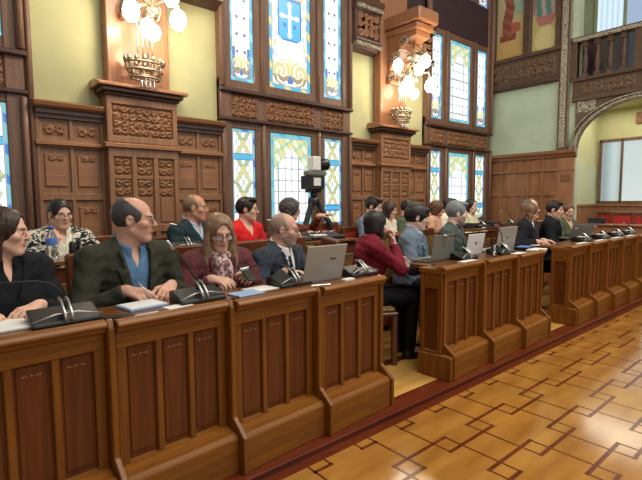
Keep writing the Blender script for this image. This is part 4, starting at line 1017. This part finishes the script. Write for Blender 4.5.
def back():
    person('woman with glasses in a black and white patterned jacket, hand at mouth', (.76, 4.02, UP), -84, -76, -6, sex='f', s=1.0, lean=.06, hair='tied', hc='black', cloth='zebra', top='jacket', shirt='offwhite', vopen=.12, vox=.0075, glasses='thin', skin='fair', lapel=False,
        hands={'R': ((.70, 3.80, 1.05), (.3, -.1, 1), (0, 1, .1), .8), 'L': ((.92, 3.62, .98), (-.6, -.8, 0), (0, 0, -1), .4)})
    person('balding man in a dark teal jumper over a pale collar, looking right', (1.86, 4.05, UP), -66, -36, -2, s=1.03, lean=.04, hair='cropped', hc='sandy', cloth='teal', top='sweater', shirt='paleblue', vopen=.34, vox=.0085, skin='tan')
    person('dark-haired person with glasses in a bright red shirt', (2.42, 4.05, UP), -72, -44, -2, s=1.0, lean=.05, hair='short', hc='black', cloth='redshirt', top='blouse', vopen=.36, vox=.0085, glasses='thin', skin='fair')
    person('woman with curly grey hair reaching towards the mixer', (2.92, 4.05, UP), -40, -30, -4, sex='f', s=1.0, lean=.10, hair='curly', hc='darkgrey', cloth='rust', top='blouse', vopen=.36, vox=.0085, skin='warm', glasses='thin',
        hands={'L': ((3.36, 3.86, 1.16), (1, -.3, .15), (0, 0, -1), .3), 'R': ((3.05, 3.64, .98), (.6, -.8, 0), (0, 0, -1), .4)})
    person('dark-haired man in grey blue with a brown vest, head bowed', (4.28, 4.08, UP), -70, -66, -16, s=1.02, lean=.08, hair='short', hc='black', cloth='bluegrey', shirt='vest', vopen=.05, vox=.009, skin='fair', lapel=False)
    person('brown-haired woman in a cream blouse beside the man in grey blue', (4.62, 4.10, UP), -75, -66, -10, sex='f', s=.96, lean=.08, hair='bob', hc='dark', cloth='offwhite', top='blouse', vopen=.34, vox=.009, skin='fair')
    person('dark-haired person in an olive top half hidden behind the young man in grey', (5.06, 4.16, UP), -70, -50, -14, s=.97, lean=.10, hair='short', hc='black', cloth='olive', top='blouse', vopen=.36, vox=.0095, skin='fair')
    person('woman with wavy brown hair and a peach top in the second row', (5.64, 4.08, UP), -72, -46, -4, sex='f', s=.96, lean=.08, hair='curly', hc='brown', cloth='peach', top='blouse', vopen=.34, vox=.0095, skin='warm')
    person('person with short black hair in cream behind the grey-haired man', (6.02, 4.12, UP), -72, -60, -4, s=.99, lean=.07, hair='short', hc='black', cloth='offwhite', top='blouse', vopen=.36, vox=.0095, skin='fair')
    person('woman with long black hair in a pale yellow top before the far window', (6.62, 4.10, UP), -85, -88, 0, sex='f', s=1.0, lean=.04, hair='straight', hc='black', cloth='paleyellow', top='blouse', vopen=.32, vox=.0095, skin='pale')
near(); back()
FR = [(.235, 2.68, -72, 'the dark-haired woman in black'), (.84, 2.68, -84, 'the bald man in the green blazer'), (1.36, 2.68, -95, 'the long-haired woman in maroon'), (1.86, 2.70, -72, 'the bearded bald man'), (2.68, 2.64, -28, 'the woman in the wine red jumper'),
      (3.42, 2.74, -62, 'the young man in grey'), (4.10, 2.75, -72, 'the man in the roll-neck'), (5.40, 2.64, -60, 'the woman with chestnut hair'), (6.10, 2.92, -70, 'the man with the red tie'), (6.50, 2.78, -75, 'the dark-haired man on the far row'), (6.92, 2.76, -100, 'the woman in olive on the far row')]
for x, y, h, n in FR: chair_at(x, y, 0, h, 'carved wooden armchair with embossed leather under '+n, 'leather', arm=False)
chair_at(2.26, 2.80, 0, -80, 'empty carved wooden armchair behind the microphone at the gap', 'leather', arm=False)
BR = [(.76, 4.02, -84, 'the woman in the patterned jacket'), (1.86, 4.05, -66, 'the man in the teal jumper'), (2.42, 4.05, -72, 'the person in the red shirt'), (2.92, 4.05, -40, 'the curly-haired woman'), (4.28, 4.08, -70, 'the man in grey blue'), (4.62, 4.10, -75, 'the woman in the cream blouse'),
      (5.06, 4.16, -70, 'the person half hidden behind the young man'), (5.64, 4.08, -72, 'the woman in the peach top'), (6.02, 4.12, -72, 'the person in cream'), (6.62, 4.10, -85, 'the woman in pale yellow')]
for x, y, h, n in BR: chair_at(x, y, UP, h, 'red upholstered chair under '+n, 'red', 'red chairs of the second row', .92, False)
chair_at(1.28, 4.12, UP, -80, 'empty red chair left of the man in the teal jumper', 'red', 'red chairs of the second row', .95, False)
chair_at(3.86, 4.12, UP, -80, 'empty red chair between the tripod and the man in grey blue', 'red', 'red chairs of the second row', .98, False)

# ================================================================== THINGS ON THE DESKS
ZT = .808
def console(x, y, z, rz, label, tip=None, group='microphone consoles on the desks', w=.30):
    r = empty('microphone_console', (x, y, z), rz); tag(r, label, 'microphone', group); s = w/.30
    b = MB(); b.prism([(-.085, 0), (.085, 0), (.085, .05), (.03, .062), (-.085, .018)], 'x', -.15*s, .15*s)
    b.v = [(vx*(1-.12*(vy > .05)), vy+.02*(abs(vx) > .1), vz) for vx, vy, vz in b.v]
    b.build('base', M['black'], r, .008, 2)
    b = MB(); b.tube([(-.15*s, -.06, .028), (-.05*s, -.04, .046), (.05*s, -.04, .046), (.15*s, -.06, .028)], .0035, 6); b.build('chrome_edge', M['silver'], r)
    for dx in (-.013, .013):
        b = MB(); b.tube([(dx, -.075, .02), (dx, -.06, .05), (dx, -.01, .095), (dx, .02, .10)], .006, 8); b.build('stand_rod', M['silver'], r)
    b = MB(); b.box((-.010, -.02, .055), (.010, .015, .098)); b.build('holder', M['blackm'], r, .004)
    if tip is None: tip = [(0, .0, .10), (-.02, .02, .16), (-.10, .05, .20), (-.22, .09, .205)]
    b = MB(); b.tube(tip, .0042, 8); b.build('gooseneck', M['blackm'], r)
    a, c = Vector(tip[-2]), Vector(tip[-1]); d = (c-a).normalized()
    b = MB(); b.tube([c-d*.01, c, c+d*.045, c+d*.05], [.006, .0085, .0085, .005], 8); b.build('microphone_capsule', M['silver'], r)
    return r
console(.41, 2.13, ZT, TH, 'black microphone console nearest the camera, neck bent far to the left', [(0, .0, .10), (-.012, 0, .135), (-.05, .0, .17), (-.10, -.01, .185), (-.26, -.04, .20)], w=.26)
console(1.02, 2.15, ZT, TH, 'black microphone console beside the bald man in green, neck leaning straight up left', [(0, 0, .09), (-.02, .0, .12), (-.07, .0, .20), (-.13, .0, .275)], w=.25)
console(1.63, 2.19, ZT, TH, 'black microphone console before the bearded bald man', [(0, 0, .10), (-.005, .0, .14), (-.05, 0, .165), (-.16, 0, .155), (-.31, .0, .135)], w=.24)
console(2.20, 2.18, ZT, TH, 'black microphone console at the end of the near row by the gap', [(0, 0, .09), (-.01, 0, .125), (-.05, 0, .14), (-.21, .0, .14)], w=.26)
console(3.46, 2.17, ZT, TH, 'black microphone console between the grey laptop and the white laptop', [(0, 0, .10), (-.02, 0, .16), (-.09, .0, .21), (-.24, .02, .215)], w=.26)
console(4.06, 2.15, ZT, TH, 'black microphone console before the beige laptop', [(0, 0, .10), (-.02, 0, .19), (-.12, .0, .25), (-.30, .02, .255)], w=.26)
for x, lb in ((6.02, 'first microphone console on the far row, by the hands holding a paper'), (6.62, 'second microphone console on the far row'), (7.20, 'third microphone console on the far row'), (7.72, 'fourth microphone console on the far row, nearest the right edge')):
    c = console(x, 2.16, ZT, TH, lb, [(0, 0, .09), (-.01, .0, .12), (-.05, 0, .15), (-.16, .02, .16)], 'microphone consoles on the far row', .26)
    b = MB(); b.box((-.07, -.03, .052), (.07, .04, .062)); b.build('white_keypad', M['white'], c, .006)
def laptop(x, y, rz, w, h, tilt, m, label, mark=False):
    r = empty('laptop', (x, y, ZT), rz); tag(r, label, 'laptop', 'open laptops on the front desks')
    b = MB(); b.box((-w/2, 0, 0), (w/2, h*.95, .016)); ba = b.build('base', M[m], r, .004)
    b = MB(); b.box((-w/2+.02, .02, .0155), (w/2-.02, h*.5, .018)); b.build('keyboard', M['keys'], ba)
    mx = Matrix.Translation((0, -.004, .014)) @ Matrix.Rotation(math.radians(tilt), 4, 'X')
    b = MB(); b.box((-w/2, -.007, 0), (w/2, 0, h)); b.xf(mx); l = b.build('lid', M[m], r, .003)
    b = MB(); b.box((-w/2+.01, .0002, .012), (w/2-.01, .001, h-.01)); b.xf(mx); b.build('screen', M['screen'], l)
    if mark:
        b = MB()
        for k, dx in enumerate((-.018, -.006, .006, .02)): b.box((.055+dx-.004, -.0085, h*.6-(.006 if k % 2 else .003)), (.055+dx+.004, -.007, h*.6+.006))
        b.xf(mx); b.build('dark_lettering', M['blackm'], l)
    else:
        b = MB(); b.lathe([(.0, -.0085), (.014, -.0085), (.014, -.0075)], (0, 0, 0), 12, axis='y'); b.v = [(p[0], -.0078 if abs(p[1]) < 1 else p[1], p[2]+h*.55) for p in b.v]; b.xf(mx); b.build('badge', M['silver'], l)
    return r
laptop(1.84, 2.15, math.radians(2), .33, .225, 14, 'laptop', 'large silver laptop with dark lettering in front of the bearded bald man', True)
laptop(3.20, 2.23, math.radians(4), .32, .21, 8, 'laptopdark', 'grey laptop on the corner of the middle row, before the young man in grey')
laptop(3.74, 2.26, math.radians(0), .27, .19, 10, 'white', 'white laptop in front of the grey-haired man')
laptop(4.26, 2.24, math.radians(-2), .33, .235, 10, 'laptop', 'beige silver laptop left of the woman in black')
laptop(6.36, 2.33, math.radians(-30), .32, .20, 22, 'laptopdark', 'dark laptop lid held by the woman on the far row')
def slab(name, x, y, rz, w, d, t, m, label, cat, z=ZT, group=None):
    b = MB(); b.box((-w/2, -d/2, 0), (w/2, d/2, t)); o = b.build(name, m, None, min(.003, t*.3)); o.location = (x, y, z); o.rotation_euler = (0, 0, rz); tag(o, label, cat, group); return o
slab('notepad', .14, 2.20, .05, .30, .20, .012, M['paper'], 'white notepad under the hands of the woman in black at the left edge', 'notepad')
slab('folder', .02, 2.06, .1, .30, .09, .02, M['paper'], 'white folded papers at the left front edge of the near desk', 'papers')
t = slab('tablet', .755, 2.20, math.radians(8), .19, .15, .014, M['paleblue'], 'pale blue tablet in front of the bald man in green', 'tablet')
b = MB(); b.box((-.085, -.068, .0135), (.085, .068, .0148)); b.build('screen', M['paper'], t)
slab('paper_sheet', .885, 2.09, math.radians(10), .13, .07, .003, M['paper'], 'white paper slip beside the blue tablet', 'paper')
slab('paper_sheet', .70, 2.02, math.radians(6), .15, .05, .003, M['paper'], 'white paper slip at the desk front below the blue tablet', 'paper')
slab('phone', .60, 2.05, math.radians(60), .05, .13, .009, M['black'], 'black phone lying at the joint left of the blue tablet', 'phone')
slab('booklet', 1.285, 2.13, math.radians(6), .17, .12, .008, M['paleblue'], 'blue and white booklet in front of the long-haired woman', 'booklet')
slab('paper_sheet', 1.42, 2.20, math.radians(4), .18, .13, .004, M['paper'], 'white sheet right of the blue booklet', 'paper')
slab('pen', 1.16, 2.06, math.radians(30), .12, .009, .009, M['black'], 'black pen lying left of the blue booklet', 'pen')
slab('pen', 1.74, 2.04, math.radians(-15), .13, .009, .009, M['silver'], 'silver pen lying left of the large silver laptop', 'pen')
slab('charger', 1.97, 2.05, math.radians(5), .09, .04, .018, M['white'], 'white charger box before the large silver laptop', 'charger')
slab('paper_sheet', 3.36, 2.05, math.radians(8), .22, .12, .006, M['paper'], 'white papers right of the grey corner laptop', 'paper')
slab('paper_sheet', 4.20, 2.06, math.radians(4), .20, .09, .006, M['paper'], 'white papers at the front edge below the beige laptop', 'paper')
slab('document_stack', 4.55, 2.05, math.radians(5), .24, .12, .02, M['paper'], 'stack of documents at the end of the middle row', 'papers')
t = slab('tablet', 4.60, 2.20, math.radians(10), .26, .15, .03, M['black'], 'black tablet showing a bright page at the end of the middle row', 'tablet')
b = MB(); b.box((-.10, -.055, .0295), (.10, .055, .0312)); b.build('screen', M['bluelab'], t)
slab('document', 5.30, 2.38, math.radians(-5), .30, .20, .006, M['paper'], 'white document under the hands of the woman in black with long brown hair', 'papers', .80)
for x, lb in ((5.75, 'white sheet left of the first far microphone'), (6.32, 'white sheet between the first and second far microphones'), (6.92, 'white sheet between the second and third far microphones'), (7.46, 'white sheet between the third and fourth far microphones')):
    slab('paper_sheet', x, 2.04, TH, .30, .12, .004, M['paper'], lb, 'paper', ZT, 'sheets on the far desks')
def cup(x, y, z, label, h=.10, r0=.03, m='glassclear'):
    b = MB(); b.lathe([(0, .002), (r0*.85, 0), (r0, h), (r0-.003, h), (r0*.85-.003, .006), (0, .006)], (0, 0, 0), 16); o = b.build('drinking_glass', M[m]); o.location = (x, y, z); tag(o, label, 'glass', 'drinking glasses'); return o
cup(3.83, 2.10, ZT, 'clear glass left of the beige laptop'); cup(3.93, 2.14, ZT, 'clear glass standing against the beige laptop', .09)
def bottle(x, y, z, label):
    r = empty('water_bottle', (x, y, z)); tag(r, label, 'bottle')
    b = MB(); b.lathe([(0, 0), (.031, .003), (.033, .02), (.033, .06), (.030, .075), (.033, .09), (.033, .14), (.028, .165), (.014, .19), (.0135, .205)], (0, 0, 0), 18); b.build('body', M['glassclear'], r)
    b = MB(); b.lathe([(.0335, .095), (.0338, .10), (.0338, .135), (.0335, .14)], (0, 0, 0), 18); b.build('label_band', M['bluelab'], r)
    b = MB(); b.lathe([(.0, .200), (.016, .200), (.016, .222), (0, .224)], (0, 0, 0), 16); b.build('cap', M['bluecap'], r)
    return r
bottle(.62, 3.50, .93, 'clear water bottle with blue label before the woman in the patterned jacket')
b = MB(); b.lathe([(0, 0), (.02, .002), (.024, .03), (.022, .10), (.012, .115), (0, .116)], (0, 0, 0), 14); o = b.build('thermos', M['black']); o.location = (.74, 3.48, .93); tag(o, 'small black flask beside the water bottle', 'flask')
cup(.80, 3.50, .93, 'clear glass right of the small black flask', .12, .036)
# mixing equipment on the second row desk
r = empty('audio_mixer', (3.05, 3.55, .93)); tag(r, 'black audio mixer with knobs on the second row desk', 'mixer')
b = MB(); b.prism([(-.12, 0), (.12, 0), (.12, .07), (-.12, .03)], 'x', -.22, .22); b.build('body', M['black'], r, .006)
for k in range(8):
    b = MB(); b.lathe([(0, 0), (.01, 0), (.008, .018), (0, .018)], (-.17+k*.048, .02*(k % 2), .055+.0033*(k % 2)), 8); b.build('knob', M['silver'], r)
b = MB(); b.box((-.19, -.10, .034), (-.02, -.02, .05)); b.build('control_strip', M['white'], r, .003)
console(2.65, 3.46, .93, 0, 'microphone console on the second row desk before the curly-haired woman', None, 'microphone consoles on the second row', .28)
console(1.55, 3.46, .93, 0, 'microphone console on the second row desk before the man in the teal sweater', [(0, 0, .1), (.0, 0, .15), (-.03, 0, .19), (-.08, 0, .2)], 'microphone consoles on the second row', .28)
console(2.25, 3.42, .93, 0, 'microphone console on the second row desk before the person in red', [(0, 0, .1), (.0, 0, .15), (-.03, 0, .17), (-.08, 0, .17)], 'microphone consoles on the second row', .28) if False else None
slab('tablet', 2.42, 3.44, .1, .24, .16, .012, M['black'], 'black tablet on the desk before the person in red', 'tablet', .93) if False else None
for x, lb in ((6.3, 'dark equipment case nearest the end wall on the long far desk'), (5.6, 'dark equipment case on the long far desk, left of the other')):
    slab('equipment_case', x, 3.5, .1, .3, .16, .07, M['blackm'], lb, 'case', .93)
for x, lb in ((6.75, 'microphone console at the end of the long far desk by the end wall'), (5.95, 'microphone console on the long far desk between the cases')):
    console(x, 3.48, .93, 0, lb, [(0, 0, .1), (.02, 0, .17), (-.08, 0, .24), (-.22, 0, .22)], 'microphone consoles on the second row', .28)

# television camera on a tripod
r = empty('camera_tripod', (3.66, 4.42, .05)); tag(r, 'tall black tripod with broad struts standing before the cross window', 'tripod')
for k, a in enumerate((200, 320, 80)):
    a = math.radians(a); b = MB(); b.tube([(.04*math.cos(a), .04*math.sin(a), 1.27), (.20*math.cos(a), .20*math.sin(a), .98), (.44*math.cos(a), .44*math.sin(a), .0)], [.034, .034, .018], 8); l = b.build('leg', M['blackm'], r)
    b = MB(); b.ball((.44*math.cos(a), .44*math.sin(a), .02), .022, 8); b.build('foot', M['black'], l)
b = MB(); b.lathe([(0, 1.20), (.05, 1.20), (.08, 1.24), (.07, 1.30), (.04, 1.32), (0, 1.32)], (0, 0, 0), 14); b.build('bowl', M['black'], r)
b = MB(); b.tube([(0, 0, 1.30), (0, 0, 1.38)], .045, 10); b.box((-.08, -.06, 1.37), (.08, .07, 1.41)); b.build('fluid_head', M['black'], r, .005)
b = MB(); b.tube([(.02, -.02, 1.28), (-.2, -.22, 1.12), (-.26, -.28, 1.08)], .010, 8); b.build('pan_handle', M['black'], r)
r = empty('television_camera', (3.66, 4.42, 1.46)); tag(r, 'black television camera with white screen on the tall tripod', 'camera')
b = MB(); b.box((-.10, -.10, 0), (.10, .14, .17)); b.build('body', M['black'], r, .012)
b = MB(); b.box((-.16, -.125, -.005), (.06, -.10, .165)); m_ = b.build('monitor', M['blackm'], r, .006)
b = MB(); b.box((-.10, -.128, .04), (.01, -.124, .135)); b.build('screen', M['white'], m_)
b = MB(); b.box((-.12, -.06, .17), (.17, .06, .225)); b.build('top_plate', M['laptopdark'], r, .01)
b = MB(); b.box((-.05, -.07, .225), (.07, .05, .40)); b.build('viewfinder', M['white'], r, .012)
b = MB(); b.lathe([(0, 0), (.06, 0), (.075, .05), (.075, .14), (.055, .15), (0, .15)], (.07, 0, .31), 16, axis='x'); b.build('lens_hood', M['black'], r)
# cable with white tag on the corner of the middle row
b = MB(); xx = 2.935
pts = [(xx+.03, 2.12, .815), (xx-.035, 2.11, .80), (xx-.05, 2.10, .70), (xx-.052, 2.13, .60), (xx-.05, 2.20, .57), (xx-.05, 2.10, .55)]
b.tube(pts, .005, 8); o = b.build('hanging_cable', M['black']); tag(o, 'thin black cable hanging down the side of the middle row', 'cable')
b = MB(); b.box((xx-.064, 2.075, .47), (xx-.058, 2.105, .56)); p = b.build('white_tag', M['white'], o, .001)
r = empty('floor_plug', (2.90, 2.02, 0)); tag(r, 'black plug hanging near the floor at the corner of the middle row', 'plug')
b = MB(); b.lathe([(0, .02), (.014, .02), (.02, .07), (.014, .13), (.005, .16), (.005, .24), (0, .24)], (0, 0, 0), 10); b.build('body', M['black'], r)

# wall lamps
def lamp(n, xc, label):
    r = empty('wall_lamp', (xc, 4.45, 0)); tag(r, label, 'lamp', 'brass wall lamps with opal shades')
    b = MB(); b.tube([(0, 0, 3.78), (0, 0, 2.98)], .012, 8); b.lathe([(0, 3.05), (.05, 3.07), (.07, 3.10), (.03, 3.14), (0, 3.15)], (0, 0, 0), 12); b.lathe([(0, 3.40), (.10, 3.41), (.12, 3.45), (.05, 3.48), (0, 3.48)], (0, 0, 0), 14); b.build('stem', M['brass'], r)
    for k in range(6):
        a = math.radians(k*60+20); rad = .24; z = 3.42 if k % 2 == 0 else 3.12; dz = 0 if k % 2 == 0 else .02
        ex, ey = rad*math.cos(a), rad*math.sin(a)
        b = MB(); b.tube([(0, 0, z+.02), (ex*.5, ey*.5, z+.09), (ex*.9, ey*.9, z+.10), (ex, ey, z+.03)], .010, 8); arm = b.build('arm', M['brass'], r)
        b = MB(); b.lathe([(0, .03), (.035, .03), (.03, .0), (.015, -.01)], (ex, ey, z), 10); b.build('shade_cap', M['brass'], arm)
        b = MB(); b.lathe([(.02, 0), (.06, -.03), (.075, -.085), (.068, -.14), (.042, -.18), (0, -.19)], (ex, ey, z), 14); b.build('lamp_shade', M['globe'], r)
    b = MB(); b.lathe([(.02, 0), (.06, -.03), (.075, -.08), (.06, -.13), (0, -.17)], (0, 0, 2.99), 14); b.build('lamp_shade', M['globe'], r)
    # gallery crown against the shaft with slender rods and finials
    b = MB(); yy = .24
    for z, rr in ((2.60, .17), (2.67, .185), (2.53, .14)): b.tube([(rr*math.cos(t), yy+rr*.7*math.sin(t), z) for t in np.linspace(0, 2*math.pi, 20)[:-1]], .011, 6, closed=True)
    for k in range(14):
        t = 2*math.pi*k/14; b.ball((.185*math.cos(t), yy+.125*math.sin(t), 2.70), (.024, .022, .032), 8)
    for k in range(9):
        t = 2*math.pi*k/9; b.tube([(.14*math.cos(t), yy+.09*math.sin(t), 2.53), (.18*math.cos(t), yy+.12*math.sin(t), 2.67)], .007, 6)
    crown = b.build('gallery_crown', M['brass'], r)
    for dx in (-.06, -.02, .02, .06):
        b = MB(); b.lathe([(0, 0), (.012, .01), (.008, .03), (.006, .12), (0, .12)], (dx, yy-.07, 2.42), 8); b.build('finial', M['silver'], crown)
        b = MB(); b.tube([(dx*1.2, yy-.02, 2.66), (dx*1.2, yy-.02, 3.22)], .007, 6); b.build('rod', M['silver'], crown)
    b = MB(); b.tube([(-.14, yy, 3.20), (0, yy-.05, 3.23), (.10, yy, 3.20)], .014, 8)
    for k in range(7): b.ball((-.12+.04*k, yy-.03, 3.215+.02*(k % 2)), .026, 8)
    b.tube([(0, yy, 3.22), (0, .1, 3.36), (0, 0, 3.42)], .012, 8); b.build('upper_gallery', M['brass'], crown)
    for (dx, dy, z, e) in ((0, -.05, 3.25, 46), (0, .0, 2.86, 22)):
        l = bpy.data.lights.new('lamp_light', 'POINT'); l.energy = e*.95; l.color = (1, .80, .55); l.shadow_soft_size = .10
        o = bpy.data.objects.new('lamp_light', l); COL.objects.link(o); o.parent = r; o.location = (dx, dy-.3 if z > 3 else dy, z)
lamp(1, PILS[0], 'brass lamp of glowing opal shades above the bald men')
lamp(2, PILS[1], 'brass lamp of glowing opal shades under the carved bracket right of the cross window')

# red seats and rails in the alcove
for k, (x, y, lb) in enumerate([(9.55, 3.05, 'red chair nearest the pillar in the alcove'), (9.45, 2.72, 'red chair in the alcove, second from the pillar'), (9.55, 2.36, 'red chair in the alcove at the right edge of the photo'), (10.15, 3.0, 'red chair in the back of the alcove under the window post'), (10.15, 2.6, 'red chair in the back of the alcove under the white blind')]):
    c = make_chair(lb, 'red', 'red chairs in the alcove', 1.02, False); c.location = (x, y, .06); c.rotation_euler = (0, 0, math.radians(90+12*k))
r = empty('alcove_desk', (8.98, 2.6, .06)); tag(r, 'low oak desk in front of the red chairs in the alcove', 'desk')
b = MB(); b.box((-.02, -.9, 0), (.02, .55, .80)); b.build('front_panel', M['endwood'], r, .006)
b = MB(); b.box((-.06, -.92, .80), (.26, .57, .83)); b.build('writing_top', M['endwoodx'], r, .006)
slab('equipment_case', 9.1, 3.05, .2, .16, .26, .10, M['blackm'], 'black case on the alcove desk beside the pillar', 'case', .89)
# grey writing tablet on the lap of the woman in the wine red jumper
b = MB(); b.box((-.15, -.11, 0), (.15, .11, .014)); o = b.build('lap_board', M['laptop'], None, .003); o.location = (3.02, 2.44, .775); o.rotation_euler = (math.radians(4), math.radians(-6), math.radians(-25)); tag(o, 'grey writing board held by the woman in the wine red jumper at the gap', 'board')
